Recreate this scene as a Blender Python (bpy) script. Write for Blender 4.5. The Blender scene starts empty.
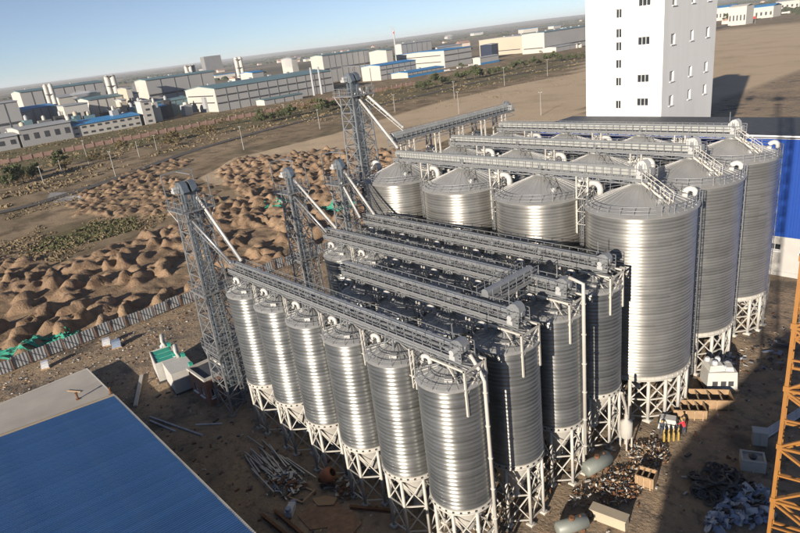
import bpy, math, random
import numpy as np
from mathutils import Vector, Matrix
random.seed(7); rng = np.random.default_rng(7)
R = math.radians
scene = bpy.context.scene
COL = scene.collection

# ---------------------------------------------------------------- camera
F_PX = 606.0
PITCH, ROLL, YAW = R(20.455), R(-7.2), R(49.602)
CAM = np.array([29.41, -28.82, 42.5])
_f = np.array([-math.sin(YAW)*math.cos(PITCH), math.cos(YAW)*math.cos(PITCH), -math.sin(PITCH)])
_r0 = np.array([math.cos(YAW), math.sin(YAW), 0.0]); _u0 = np.cross(_r0, _f)
_r = _r0*math.cos(ROLL)+_u0*math.sin(ROLL); _u = -_r0*math.sin(ROLL)+_u0*math.cos(ROLL)
cam_data = bpy.data.cameras.new('camera'); cam = bpy.data.objects.new('camera', cam_data); COL.objects.link(cam)
cam_data.sensor_width = 36; cam_data.lens = F_PX/800*36; cam_data.clip_start = 0.5; cam_data.clip_end = 60000
cam.matrix_world = Matrix(((_r[0], _u[0], -_f[0], CAM[0]), (_r[1], _u[1], -_f[1], CAM[1]), (_r[2], _u[2], -_f[2], CAM[2]), (0, 0, 0, 1)))
scene.camera = cam
# ---------------------------------------------------------------- sky, sun, exposure
SUN_EL, SUN_AZ = R(16.0), R(17.0)       # azimuth measured from -Y towards +X
sun_dir = Vector((math.sin(SUN_AZ)*math.cos(SUN_EL), -math.cos(SUN_AZ)*math.cos(SUN_EL), math.sin(SUN_EL)))
w = bpy.data.worlds.new('World'); scene.world = w; w.use_nodes = True
nt = w.node_tree; bg = nt.nodes['Background']
sky = nt.nodes.new('ShaderNodeTexSky'); sky.sky_type = 'NISHITA'; sky.sun_disc = False
sky.sun_elevation = SUN_EL; sky.sun_rotation = math.atan2(sun_dir.x, sun_dir.y)
sky.altitude = 1000; sky.air_density = 0.7; sky.dust_density = 0.0; sky.ozone_density = 4.0
hs = nt.nodes.new('ShaderNodeHueSaturation'); hs.inputs['Saturation'].default_value = 0.76; nt.links.new(sky.outputs[0], hs.inputs['Color']); nt.links.new(hs.outputs[0], bg.inputs[0]); bg.inputs[1].default_value = 0.064
sd = bpy.data.lights.new('sun', 'SUN'); sd.energy = 5.0; sd.angle = R(0.5); sd.color = (1.0, 0.89, 0.75)
so = bpy.data.objects.new('sun', sd); COL.objects.link(so); so.rotation_euler = (-sun_dir).to_track_quat('-Z', 'Y').to_euler()
scene.view_settings.view_transform = 'Standard'; scene.view_settings.look = 'None'
scene.view_settings.exposure = 0.78; scene.view_settings.gamma = 1.0
scene.cycles.max_bounces = 4; scene.cycles.diffuse_bounces = 1; scene.cycles.glossy_bounces = 2; scene.cycles.volume_bounces = 1

# ---------------------------------------------------------------- picture -> place
def ray(px, py): return (px-400)/F_PX*_r-(py-266.5)/F_PX*_u+_f
def at(px, py, z=0.0):
    d = ray(px, py); return CAM+d*(z-CAM[2])/d[2]
def at_x(px, py, X):
    d = ray(px, py); return CAM+d*(X-CAM[0])/d[0]
def at_y(px, py, Y):
    d = ray(px, py); return CAM+d*(Y-CAM[1])/d[1]
def to_px(P):
    d = np.asarray(P, float)-CAM; z = d@_f
    return np.stack([400+F_PX*(d@_r)/z, 266.5-F_PX*(d@_u)/z], -1)

# ---------------------------------------------------------------- materials
MATS = {}
def mat(name, col, rough=0.7, metal=0.0, var=0.12, scale=1.5, bump=0.0, bscale=8.0, dirt=None, dirt_amt=0.0, dscale=0.6, stretch=(1, 1, 1), spec=0.5):
    m = bpy.data.materials.new(name); m.use_nodes = True; t = m.node_tree; n = t.nodes; L = t.links
    b = n['Principled BSDF']; b.inputs['Roughness'].default_value = rough; b.inputs['Metallic'].default_value = metal
    b.inputs['Specular IOR Level'].default_value = spec
    tc = n.new('ShaderNodeTexCoord'); mp = n.new('ShaderNodeMapping'); mp.inputs['Scale'].default_value = stretch
    L.new(tc.outputs['Object'], mp.inputs['Vector'])
    no = n.new('ShaderNodeTexNoise'); no.inputs['Scale'].default_value = scale; no.inputs['Detail'].default_value = 6
    L.new(mp.outputs[0], no.inputs['Vector'])
    oi = n.new('ShaderNodeObjectInfo')
    cr = n.new('ShaderNodeMapRange'); cr.inputs['From Min'].default_value = 0.25; cr.inputs['From Max'].default_value = 0.75
    cr.inputs['To Min'].default_value = 1-var; cr.inputs['To Max'].default_value = 1+var
    L.new(no.outputs['Fac'], cr.inputs['Value'])
    mr = n.new('ShaderNodeMapRange'); mr.inputs['To Min'].default_value = 0.94; mr.inputs['To Max'].default_value = 1.06
    L.new(oi.outputs['Random'], mr.inputs['Value'])
    mu = n.new('ShaderNodeMath'); mu.operation = 'MULTIPLY'; L.new(cr.outputs[0], mu.inputs[0]); L.new(mr.outputs[0], mu.inputs[1])
    mx = n.new('ShaderNodeVectorMath'); mx.operation = 'SCALE'; mx.inputs[0].default_value = col; L.new(mu.outputs[0], mx.inputs['Scale'])
    out = mx.outputs[0]
    if dirt:
        n2 = n.new('ShaderNodeTexNoise'); n2.inputs['Scale'].default_value = dscale; n2.inputs['Detail'].default_value = 8; n2.inputs['Roughness'].default_value = 0.65
        L.new(tc.outputs['Object'], n2.inputs['Vector'])
        r2 = n.new('ShaderNodeMapRange'); r2.inputs['From Min'].default_value = 0.5; r2.inputs['From Max'].default_value = 0.72; r2.inputs['To Max'].default_value = dirt_amt
        L.new(n2.outputs['Fac'], r2.inputs['Value'])
        m2 = n.new('ShaderNodeMix'); m2.data_type = 'RGBA'; m2.inputs[7].default_value = (*dirt, 1)
        L.new(r2.outputs[0], m2.inputs[0]); L.new(out, m2.inputs[6]); out = m2.outputs[2]
    L.new(out, b.inputs['Base Color'])
    if bump:
        n3 = n.new('ShaderNodeTexNoise'); n3.inputs['Scale'].default_value = bscale; n3.inputs['Detail'].default_value = 5
        L.new(tc.outputs['Object'], n3.inputs['Vector'])
        bp = n.new('ShaderNodeBump'); bp.inputs['Strength'].default_value = bump; bp.inputs['Distance'].default_value = 0.1
        L.new(n3.outputs['Fac'], bp.inputs['Height']); L.new(bp.outputs[0], b.inputs['Normal'])
    MATS[name] = m; return m

def silo_mat(name, base, rough, metal, panels, ring):
    m = bpy.data.materials.new(name); m.use_nodes = True; t = m.node_tree; n = t.nodes; L = t.links; b = n['Principled BSDF']
    tc = n.new('ShaderNodeTexCoord'); sp = n.new('ShaderNodeSeparateXYZ'); L.new(tc.outputs['Object'], sp.inputs[0])
    an = n.new('ShaderNodeMath'); an.operation = 'ARCTAN2'; L.new(sp.outputs['Y'], an.inputs[0]); L.new(sp.outputs['X'], an.inputs[1])
    def mth(op, a, v):
        q = n.new('ShaderNodeMath'); q.operation = op
        L.new(a, q.inputs[0])
        if isinstance(v, (int, float)): q.inputs[1].default_value = v
        else: L.new(v, q.inputs[1])
        return q.outputs[0]
    oi = n.new('ShaderNodeObjectInfo')
    zc = mth('FLOOR', mth('DIVIDE', sp.outputs['Z'], ring), 0)
    ac = mth('FLOOR', mth('ADD', mth('MULTIPLY', an.outputs[0], panels/6.2832), mth('MULTIPLY', zc, 0.5)), 0)
    cb = n.new('ShaderNodeCombineXYZ'); L.new(ac, cb.inputs[0]); L.new(zc, cb.inputs[1]); L.new(mth('MULTIPLY', oi.outputs['Random'], 57.0), cb.inputs[2])
    wn = n.new('ShaderNodeTexWhiteNoise'); L.new(cb.outputs[0], wn.inputs['Vector'])
    cz = n.new('ShaderNodeCombineXYZ'); L.new(zc, cz.inputs[0]); L.new(mth('MULTIPLY', oi.outputs['Random'], 31.0), cz.inputs[1])
    wz = n.new('ShaderNodeTexWhiteNoise'); L.new(cz.outputs[0], wz.inputs['Vector'])
    no = n.new('ShaderNodeTexNoise'); no.inputs['Scale'].default_value = 0.8; no.inputs['Detail'].default_value = 7
    mp = n.new('ShaderNodeMapping'); mp.inputs['Scale'].default_value = (1, 1, 0.35); L.new(tc.outputs['Object'], mp.inputs[0]); L.new(mp.outputs[0], no.inputs['Vector'])
    s = mth('ADD', mth('ADD', mth('MULTIPLY', wn.outputs['Value'], 0.22), mth('MULTIPLY', wz.outputs['Value'], 0.18)), mth('MULTIPLY', no.outputs['Fac'], 0.30))
    s = mth('ADD', mth('ADD', s, mth('MULTIPLY', oi.outputs['Random'], 0.16)), 0.64)
    mx = n.new('ShaderNodeVectorMath'); mx.operation = 'SCALE'; mx.inputs[0].default_value = base; L.new(s, mx.inputs['Scale'])
    # faint rust runs
    n2 = n.new('ShaderNodeTexNoise'); n2.inputs['Scale'].default_value = 0.5; n2.inputs['Detail'].default_value = 9; n2.inputs['Roughness'].default_value = 0.7
    mp2 = n.new('ShaderNodeMapping'); mp2.inputs['Scale'].default_value = (1, 1, 3); L.new(tc.outputs['Object'], mp2.inputs[0]); L.new(mp2.outputs[0], n2.inputs['Vector'])
    r2 = n.new('ShaderNodeMapRange'); r2.inputs['From Min'].default_value = 0.60; r2.inputs['From Max'].default_value = 0.78; r2.inputs['To Max'].default_value = 0.35
    L.new(n2.outputs['Fac'], r2.inputs['Value'])
    m2 = n.new('ShaderNodeMix'); m2.data_type = 'RGBA'; m2.inputs[7].default_value = (0.42, 0.34, 0.24, 1)
    L.new(r2.outputs[0], m2.inputs[0]); L.new(mx.outputs[0], m2.inputs[6]); L.new(m2.outputs[2], b.inputs['Base Color'])
    b.inputs['Metallic'].default_value = metal
    rr = mth('ADD', mth('MULTIPLY', wz.outputs['Value'], 0.08), mth('ADD', mth('MULTIPLY', no.outputs['Fac'], 0.16), rough-0.12)); L.new(rr, b.inputs['Roughness'])
    tg = n.new('ShaderNodeTangent'); tg.direction_type = 'RADIAL'; tg.axis = 'Z'; L.new(tg.outputs[0], b.inputs['Tangent'])
    b.inputs['Anisotropic'].default_value = 0.84; b.inputs['Anisotropic Rotation'].default_value = 0.25
    MATS[name] = m
silo_mat('galvanised', (0.285, 0.29, 0.282), 0.44, 0.80, 8, 0.38)
silo_mat('galvanised_big', (0.325, 0.32, 0.302), 0.50, 0.74, 12, 0.35)
mat('roof_steel', (0.42, 0.42, 0.41), 0.5, 0.55, 0.10, 0.5, dirt=(0.36, 0.32, 0.27), dirt_amt=0.35, dscale=0.7)
mat('steel', (0.33, 0.34, 0.35), 0.45, 0.6, 0.12, 2.0)
mat('gallery_steel', (0.33, 0.345, 0.36), 0.42, 0.6, 0.2, 0.9, dirt=(0.25, 0.23, 0.20), dirt_amt=0.45, dscale=0.9)
mat('gallery_panel', (0.38, 0.39, 0.375), 0.5, 0.35, 0.12, 0.7, dirt=(0.38, 0.35, 0.30), dirt_amt=0.3)
mat('hood_steel', (0.20, 0.235, 0.27), 0.42, 0.6, 0.12, 1.2)
mat('white_steel', (0.44, 0.425, 0.39), 0.5, 0.0, 0.07, 1.2, dirt=(0.42, 0.36, 0.28), dirt_amt=0.45, dscale=0.9)
mat('white_duct', (0.44, 0.435, 0.42), 0.4, 0.0, 0.05, 1.2)
mat('dark_steel', (0.07, 0.07, 0.075), 0.55, 0.4, 0.2, 2)
mat('grating', (0.22, 0.22, 0.22), 0.6, 0.5, 0.2, 4)
mat('crane_orange', (0.25, 0.11, 0.022), 0.5, 0.0, 0.12, 2.5, dirt=(0.25, 0.10, 0.03), dirt_amt=0.6, dscale=2.0)
mat('tower_white', (0.72, 0.72, 0.71), 0.75, 0.0, 0.05, 0.5, stretch=(1, 1, 0.06), dirt=(0.55, 0.54, 0.52), dirt_amt=0.25, dscale=0.12)
mat('glass_dark', (0.03, 0.035, 0.04), 0.12, 0.0, 0.3, 1.0)
mat('frame_white', (0.78, 0.78, 0.77), 0.5)
mat('blue_clad', (0.008, 0.05, 0.27), 0.45, 0.0, 0.06, 0.5)
mat('blue_roof', (0.032, 0.088, 0.225), 0.27, 0.0, 0.08, 0.35, dirt=(0.10, 0.15, 0.24), dirt_amt=0.25, dscale=0.25)
mat('grey_roof', (0.42, 0.385, 0.335), 0.6, 0.0, 0.16, 0.22, dirt=(0.33, 0.29, 0.25), dirt_amt=0.45, dscale=0.12)
mat('plinth_white', (0.40, 0.39, 0.37), 0.8, 0.0, 0.06, 0.6, dirt=(0.45, 0.42, 0.38), dirt_amt=0.35)
mat('brick', (0.24, 0.12, 0.085), 0.9, 0.0, 0.2, 3.0, bump=0.4)
mat('concrete', (0.42, 0.40, 0.37), 0.9, 0.0, 0.12, 1.0, bump=0.3, dirt=(0.25, 0.22, 0.19), dirt_amt=0.5)
mat('concrete_light', (0.40, 0.38, 0.345), 0.85, 0.0, 0.1, 1.0, dirt=(0.33, 0.29, 0.24), dirt_amt=0.4)
mat('tar', (0.05, 0.055, 0.065), 0.7, 0.0, 0.3, 1.0)
mat('fence_sheet', (0.25, 0.265, 0.28), 0.55, 0.15, 0.15, 1.0, dirt=(0.35, 0.30, 0.25), dirt_amt=0.5, dscale=1.2)
mat('rust', (0.16, 0.075, 0.035), 0.9, 0.2, 0.3, 2.0, bump=0.3)
mat('rust_plate', (0.24, 0.145, 0.09), 0.85, 0.1, 0.4, 1.6, dirt=(0.14, 0.08, 0.05), dirt_amt=0.7, dscale=0.7)
mat('plywood', (0.29, 0.19, 0.105), 0.8, 0.0, 0.18, 2.0, stretch=(1, 6, 1), dirt=(0.25, 0.17, 0.10), dirt_amt=0.5)
mat('timber', (0.36, 0.25, 0.15), 0.85, 0.0, 0.25, 3.0)
mat('cream_paint', (0.40, 0.34, 0.25), 0.6, 0.0, 0.08, 1.0, dirt=(0.40, 0.33, 0.24), dirt_amt=0.5)
mat('white_sheet', (0.46, 0.45, 0.42), 0.6, 0.0, 0.08, 1.5, dirt=(0.45, 0.40, 0.33), dirt_amt=0.4)
mat('green_paint', (0.03, 0.30, 0.22), 0.5, 0.0, 0.1, 2)
mat('green_net', (0.035, 0.28, 0.19), 0.8, 0.0, 0.25, 1.5)
mat('yellow_paint', (0.34, 0.235, 0.06), 0.5, 0.0, 0.1, 2)
mat('orange_paint', (0.30, 0.10, 0.04), 0.55, 0.0, 0.15, 2)
mat('blue_paint', (0.05, 0.18, 0.42), 0.5, 0.0, 0.12, 2)
mat('grey_paint', (0.38, 0.39, 0.39), 0.55, 0.1, 0.12, 1.5, dirt=(0.24, 0.21, 0.17), dirt_amt=0.5)
mat('tank_green', (0.20, 0.215, 0.195), 0.5, 0.1, 0.1, 1.5)
mat('black_plastic', (0.025, 0.026, 0.03), 0.5, 0.0, 0.3, 2)
mat('bag_white', (0.46, 0.47, 0.50), 0.7, 0.0, 0.2, 2.5)
mat('bag_blue', (0.20, 0.25, 0.35), 0.65, 0.0, 0.2, 2.5)
mat('asphalt', (0.085, 0.075, 0.065), 0.9, 0.0, 0.2, 0.4)
mat('bark', (0.09, 0.065, 0.045), 0.95)
mat('leaf', (0.062, 0.078, 0.026), 0.8, 0.0, 0.45, 0.35)
mat('leaf_dry', (0.15, 0.115, 0.05), 0.85, 0.0, 0.4, 0.35)
mat('scrub', (0.19, 0.145, 0.085), 0.95, 0.0, 0.35, 0.02)
mat('scrub_green', (0.085, 0.088, 0.038), 0.9, 0.0, 0.35, 0.03)
mat('factory_shaded_wall', (0.33, 0.325, 0.32), 0.7, 0.0, 0.05, 0.05, dirt=(0.28, 0.27, 0.26), dirt_amt=0.3, dscale=0.04)  # greyer than the white gables: shade of the long sides put into the colour
mat('factory_white', (0.46, 0.44, 0.40), 0.7, 0.0, 0.04, 0.05, dirt=(0.58, 0.50, 0.40), dirt_amt=0.25, dscale=0.05)
mat('factory_cream', (0.44, 0.385, 0.30), 0.7, 0.0, 0.06, 0.04)
mat('roof_teal', (0.12, 0.20, 0.22), 0.55, 0.0, 0.12, 0.06)
mat('roof_blue_far', (0.03, 0.20, 0.44), 0.5, 0.0, 0.1, 0.05)
mat('roof_grey_far', (0.33, 0.34, 0.35), 0.6, 0.0, 0.12, 0.05)
mat('dark_band', (0.055, 0.055, 0.06), 0.4, 0.0, 0.2, 0.2)
mat('navy_wall', (0.02, 0.03, 0.06), 0.6)
mat('block_grey', (0.17, 0.17, 0.17), 0.8, 0.0, 0.1, 0.05)
mat('wall_pink', (0.30, 0.19, 0.15), 0.9, 0.0, 0.15, 0.2)
mat('pole_grey', (0.25, 0.24, 0.22), 0.8)
mat('red_paint', (0.50, 0.04, 0.03), 0.5)
mat('far_trees', (0.045, 0.052, 0.028), 0.95, 0.0, 0.5, 0.004)
mat('house_wall', (0.55, 0.47, 0.40), 0.8, 0.0, 0.15, 0.02)

# ---------------------------------------------------------------- mesh builder
class MB:
    def __init__(s): s.v = []; s.f = []
    def add(s, vs, fs):
        o = len(s.v); s.v += [tuple(map(float, q)) for q in vs]; s.f += [tuple(i+o for i in f) for f in fs]; return s
    def box(s, c, d, rz=0.0, taper=1.0):
        x, y, z = c; a, b, h = d[0]/2, d[1]/2, d[2]/2; cs, sn = math.cos(rz), math.sin(rz); vs = []
        for k, zz in ((1.0, -h), (taper, h)):
            for sx, sy in ((-1, -1), (1, -1), (1, 1), (-1, 1)):
                px, py = sx*a*k, sy*b*k; vs.append((x+px*cs-py*sn, y+px*sn+py*cs, z+zz))
        return s.add(vs, [(3, 2, 1, 0), (4, 5, 6, 7), (0, 1, 5, 4), (1, 2, 6, 5), (2, 3, 7, 6), (3, 0, 4, 7)])
    def bar(s, p, q, w, h=None):
        p, q = Vector(p), Vector(q); d = (q-p)
        if d.length < 1e-6: return s
        d.normalize(); h = h or w
        up = Vector((0, 0, 1)) if abs(d.z) < 0.95 else Vector((1, 0, 0))
        a = d.cross(up).normalized()*w/2; b = a.cross(d).normalized()*h/2
        vs = [e+i*a+j*b for e in (p, q) for i, j in ((-1, -1), (1, -1), (1, 1), (-1, 1))]
        return s.add(vs, [(3, 2, 1, 0), (4, 5, 6, 7), (0, 1, 5, 4), (1, 2, 6, 5), (2, 3, 7, 6), (3, 0, 4, 7)])
    def tube(s, pts, r, n=8, caps=True, r2=None):
        pts = [Vector(q) for q in pts]; m = len(pts); rings = []
        for i, q in enumerate(pts):
            d = (pts[min(i+1, m-1)]-pts[max(i-1, 0)]).normalized()
            up = Vector((0, 0, 1)) if abs(d.z) < 0.9 else Vector((1, 0, 0))
            a = d.cross(up).normalized(); b = d.cross(a).normalized()
            rr = r if r2 is None else r+(r2-r)*i/(m-1)
            rings.append([q+rr*(math.cos(2*math.pi*k/n)*a+math.sin(2*math.pi*k/n)*b) for k in range(n)])
        vs = [v for g in rings for v in g]; fs = []
        for i in range(m-1):
            for k in range(n):
                fs.append((i*n+k, i*n+(k+1) % n, (i+1)*n+(k+1) % n, (i+1)*n+k))
        if caps: fs += [tuple(range(n))[::-1], tuple((m-1)*n+k for k in range(n))]
        return s.add(vs, fs)
    def lathe(s, prof, n=32, c=(0, 0), a0=0.0):
        vs = []; fs = []; m = len(prof)
        for r, z in prof:
            for k in range(n):
                t = a0+2*math.pi*k/n; vs.append((c[0]+r*math.cos(t), c[1]+r*math.sin(t), z))
        for i in range(m-1):
            for k in range(n): fs.append((i*n+k, i*n+(k+1) % n, (i+1)*n+(k+1) % n, (i+1)*n+k))
        return s.add(vs, fs)
    def ring(s, R_, z, w, n=32, a0=0.0, a1=2*math.pi):
        pts = [(R_*math.cos(a0+(a1-a0)*k/n), R_*math.sin(a0+(a1-a0)*k/n), z) for k in range(n+1)]
        for p, q in zip(pts[:-1], pts[1:]): s.bar(p, q, w)
        return s
    def prism(s, prof, p0, ax, ay, az, L):
        """profile (u,v) in plane (ax,az) extruded along ay by L from p0"""
        p0, ax, ay, az = Vector(p0), Vector(ax), Vector(ay), Vector(az); n = len(prof)
        prof = [(float(u), float(v)) for u, v in prof]; L = float(L); vs = [p0+u*ax+v*az for u, v in prof]+[p0+u*ax+v*az+ay*L for u, v in prof]
        fs = [tuple(range(n))[::-1], tuple(range(n, 2*n))]+[(k, (k+1) % n, n+(k+1) % n, n+k) for k in range(n)]
        return s.add(vs, fs)
    def build(s, name, m, parent=None, smooth=False, loc=None):
        me = bpy.data.meshes.new(name); me.from_pydata(s.v, [], s.f)
        me.materials.append(MATS[m] if isinstance(m, str) else m)
        if smooth: me.polygons.foreach_set('use_smooth', [True]*len(me.polygons))
        me.update(); o = bpy.data.objects.new(name, me); COL.objects.link(o)
        if parent: o.parent = parent
        if loc is not None: o.location = loc
        return o
def fix_normals(o):
    import bmesh
    bm = bmesh.new(); bm.from_mesh(o.data); bmesh.ops.recalc_face_normals(bm, faces=bm.faces); bm.to_mesh(o.data); bm.free(); return o
def tag(o, label, cat, group=None):
    o['label'] = label; o['category'] = cat
    if group: o['group'] = group
    return o
def thing(name, label, cat, loc=(0, 0, 0), rz=0.0, group=None):
    o = bpy.data.objects.new(name, None); COL.objects.link(o); o.empty_display_size = 0.3
    o.location = loc; o.rotation_euler = (0, 0, rz); return tag(o, label, cat, group)
def struct(o): o['kind'] = 'structure'; return o
def stuff(o): o['kind'] = 'stuff'; return o
KIDS = {}
def copy_tree(o, parent=None):
    c = o.copy(); COL.objects.link(c); c.parent = parent
    for ch in [q for q in o.children]: copy_tree(ch, c)
    return c
ORD = ['first', 'second', 'third', 'fourth', 'fifth', 'sixth', 'seventh', 'eighth', 'ninth', 'tenth']

# ================================================================ GROUND
def inpoly(px, py, poly):
    inside = np.zeros(px.shape, bool); n = len(poly)
    for i in range(n):
        x1, y1 = poly[i]; x2, y2 = poly[(i+1) % n]
        c = ((y1 > py) != (y2 > py)) & (px < (x2-x1)*(py-y1)/((y2-y1)+1e-12)+x1); inside ^= c
    return inside
def spread(a, b, step, lo, hi, g=1.13):
    c = list(np.arange(a, b, step)); s = step; x = b
    while x < hi: c.append(x); s *= g; x += s
    c.append(hi); s = step; x = a-step; left = []
    while x > lo: left.append(x); s *= g; x -= s
    left.append(lo); return np.array(left[::-1]+c)
GX = spread(-245, -80, 0.52, -26000, 26000); GX = np.sort(np.concatenate([GX[GX < -80], np.arange(-80, 45, 1.4), GX[GX > 45]]))
GY = spread(-30, 130, 0.52, -26000, 26000)
X, Y = np.meshgrid(GX, GY, indexing='ij'); Z = np.zeros_like(X)
_VN = {}
def vnoise(x, y, s, seed):
    if seed not in _VN: _VN[seed] = np.random.default_rng(seed).random((256, 256))
    T = _VN[seed]; u, v = x/s, y/s; i, j = np.floor(u).astype(int), np.floor(v).astype(int)
    a, b = u-i, v-j; a = a*a*(3-2*a); b = b*b*(3-2*b); g = lambda p, q: T[p % 256, q % 256]
    return (g(i, j)*(1-a)+g(i+1, j)*a)*(1-b)+(g(i, j+1)*(1-a)+g(i+1, j+1)*a)*b
def w2(poly): return [tuple(at(*q)[:2]) for q in poly]
# the spoil field: truck loads of earth tipped in rows; flat tracks left between
MOUND = w2([(-60, 250), (10, 258), (62, 262), (100, 250), (150, 232), (196, 214), (240, 196), (215, 172), (235, 160), (330, 150), (420, 150), (470, 215), (330, 262), (285, 262), (200, 300), (110, 328), (0, 372), (-60, 395)])
MOUND2 = w2([(70, 205), (85, 190), (120, 180), (168, 176), (215, 186), (225, 200), (180, 214), (120, 216), (85, 215)])
MOUND3 = w2([(112, 178), (180, 158), (192, 164), (128, 184)])
TRACK = [at(-60, 345)[:2], at(0, 322)[:2], at(60, 305)[:2], at(110, 293)[:2], at(160, 281)[:2], at(200, 268)[:2], at(240, 250)[:2]]
def seg_dist(px, py, pts):
    d = np.full(px.shape, 1e9)
    for (x1, y1), (x2, y2) in zip(pts[:-1], pts[1:]):
        t = np.clip(((px-x1)*(x2-x1)+(py-y1)*(y2-y1))/((x2-x1)**2+(y2-y1)**2), 0, 1)
        d = np.minimum(d, np.hypot(px-x1-t*(x2-x1), py-y1-t*(y2-y1)))
    return d
mounds = []
for poly, sx, sy, hs in ((MOUND, 4.3, 4.0, 1.0), (MOUND2, 4.2, 3.8, 0.7), (MOUND3, 5.0, 4.4, 0.8)):
    pp = np.array(poly); x0, y0 = pp.min(0); x1, y1 = pp.max(0); k = 0
    xx = x0
    while xx < x1:
        yy = y0+(k % 2)*sy*0.4
        while yy < y1:
            mx, my = xx+rng.normal(0, 1.2), yy+rng.normal(0, 1.3)
            yy += sy*rng.uniform(0.8, 1.35)
            if not inpoly(np.array([mx]), np.array([my]), poly)[0] or mx > -82.6: continue
            if seg_dist(np.array([mx]), np.array([my]), TRACK)[0] < 4.2 or rng.random() < 0.04: continue
            big_ = 1.25 if mx > -128 else 0.95
            if mx > -128 and rng.random() < 0.35: continue
            mounds.append((mx, my, big_*rng.uniform(1.9, 4.4), big_*rng.uniform(1.0, 1.7), big_*rng.uniform(0.55, 1.5)*hs, rng.normal(2.3, 0.4)))
        xx += sx*rng.uniform(0.85, 1.15); k += 1
fresh = np.zeros_like(Z)
for mx, my, ra, rb, h, a in mounds:
    i0, i1 = np.searchsorted(GX, [mx-6.5, mx+6.5]); j0, j1 = np.searchsorted(GY, [my-6.5, my+6.5])
    if i1 <= i0 or j1 <= j0: continue
    xs, ys = X[i0:i1, j0:j1]-mx, Y[i0:i1, j0:j1]-my; c, s = math.cos(a), math.sin(a)
    u, v = (xs*c+ys*s)/ra, (-xs*s+ys*c)/rb
    wob = 1+0.9*(vnoise(X[i0:i1, j0:j1], Y[i0:i1, j0:j1], 2.1, 5)-0.5)
    q = np.sqrt(u*u+v*v)*wob; zz = h*np.clip(1.3*(1-q**2), 0, 1)*(0.65+0.7*vnoise(X[i0:i1, j0:j1], Y[i0:i1, j0:j1], 1.9, 6))
    Z[i0:i1, j0:j1] = np.maximum(Z[i0:i1, j0:j1], zz); fresh[i0:i1, j0:j1] = np.maximum(fresh[i0:i1, j0:j1], np.clip(1.5-q, 0, 1))
near = np.clip((np.hypot(X+60, Y-20)-60)/40, 0, 1)*np.clip((1500-np.hypot(X, Y))/800, 0, 1)
inm = inpoly(X, Y, MOUND).astype(float)
west = (X < -84)
Z += west*((0.42*(vnoise(X, Y, 1.05, 1)-0.5)+0.5*(vnoise(X, Y, 2.3, 14)-0.5)+1.6*np.clip(vnoise(X, Y, 3.6, 12)-0.55, 0, 1))*np.clip(fresh+inm*0.6, 0, 1)+0.5*near*(vnoise(X, Y, 14, 2)-0.5)+0.16*near*(vnoise(X, Y, 3.1, 3)-0.5)*(np.hypot(X, Y) < 420))
Z += (X >= -84)*(X < 40)*(Y > -30)*(Y < 70)*0.06*(vnoise(X, Y, 2.6, 4)-0.7)
# levelled strip for the road and factory land, and gentle rises on the horizon
dist = np.hypot(X, Y)
Z = np.where((X < -285) & (X > -900) & (dist < 2500), Z*0.3, Z)
Z += np.clip((dist-5000)/12000, 0, 1)**1.3*75*(0.35+vnoise(X, Y, 3100, 8))
Z -= 0.03
green = np.zeros_like(Z)
for poly in ([(50, 236), (95, 222), (135, 218), (140, 228), (100, 240), (60, 248), (30, 250)], [(0, 150), (160, 122), (330, 100), (430, 80), (585, 50), (585, 66), (430, 96), (330, 116), (160, 142), (0, 178)]):
    green = np.maximum(green, inpoly(X, Y, w2(poly))*1.0)
yard = ((X > -78) & (X < 60) & (Y > -40) & (Y < 130)).astype(float)
tan_ = np.maximum(inpoly(X, Y, w2([(200, 178), (235, 158), (330, 135), (440, 102), (520, 84), (585, 72), (585, 118), (480, 128), (420, 150), (330, 152), (250, 172), (215, 186)])), inpoly(X, Y, w2([(560, 100), (585, 60), (720, 30), (1000, 5), (1000, 130), (720, 130)]))).astype(float)
pale = inpoly(X, Y, w2([(47, 200), (50, 193), (64, 192), (80, 197), (82, 199), (55, 203)])).astype(float)
n0, n1 = X.shape
idx = np.arange(n0*n1).reshape(n0, n1)
faces = np.stack([idx[:-1, :-1], idx[1:, :-1], idx[1:, 1:], idx[:-1, 1:]], -1).reshape(-1, 4)
me = bpy.data.meshes.new('ground'); me.vertices.add(n0*n1); me.vertices.foreach_set('co', np.stack([X, Y, Z], -1).astype(np.float32).ravel())
me.loops.add(faces.size); me.loops.foreach_set('vertex_index', faces.astype(np.int32).ravel())
me.polygons.add(len(faces)); me.polygons.foreach_set('loop_start', np.arange(0, faces.size, 4, dtype=np.int32)); me.polygons.foreach_set('use_smooth', np.ones(len(faces), bool))
me.update(); me.validate()
ca = me.color_attributes.new('zones', 'FLOAT_COLOR', 'POINT')
ca.data.foreach_set('color', np.stack([np.clip(fresh+inm*0.5, 0, 1), green, yard, tan_], -1).astype(np.float32).ravel())
cb_ = me.color_attributes.new('zones_b', 'FLOAT_COLOR', 'POINT')
cb_.data.foreach_set('color', np.stack([pale, np.clip((dist-700)/900, 0, 1), np.clip((X+84)/6, 0, 1), np.ones_like(pale)], -1).astype(np.float32).ravel())
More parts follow.
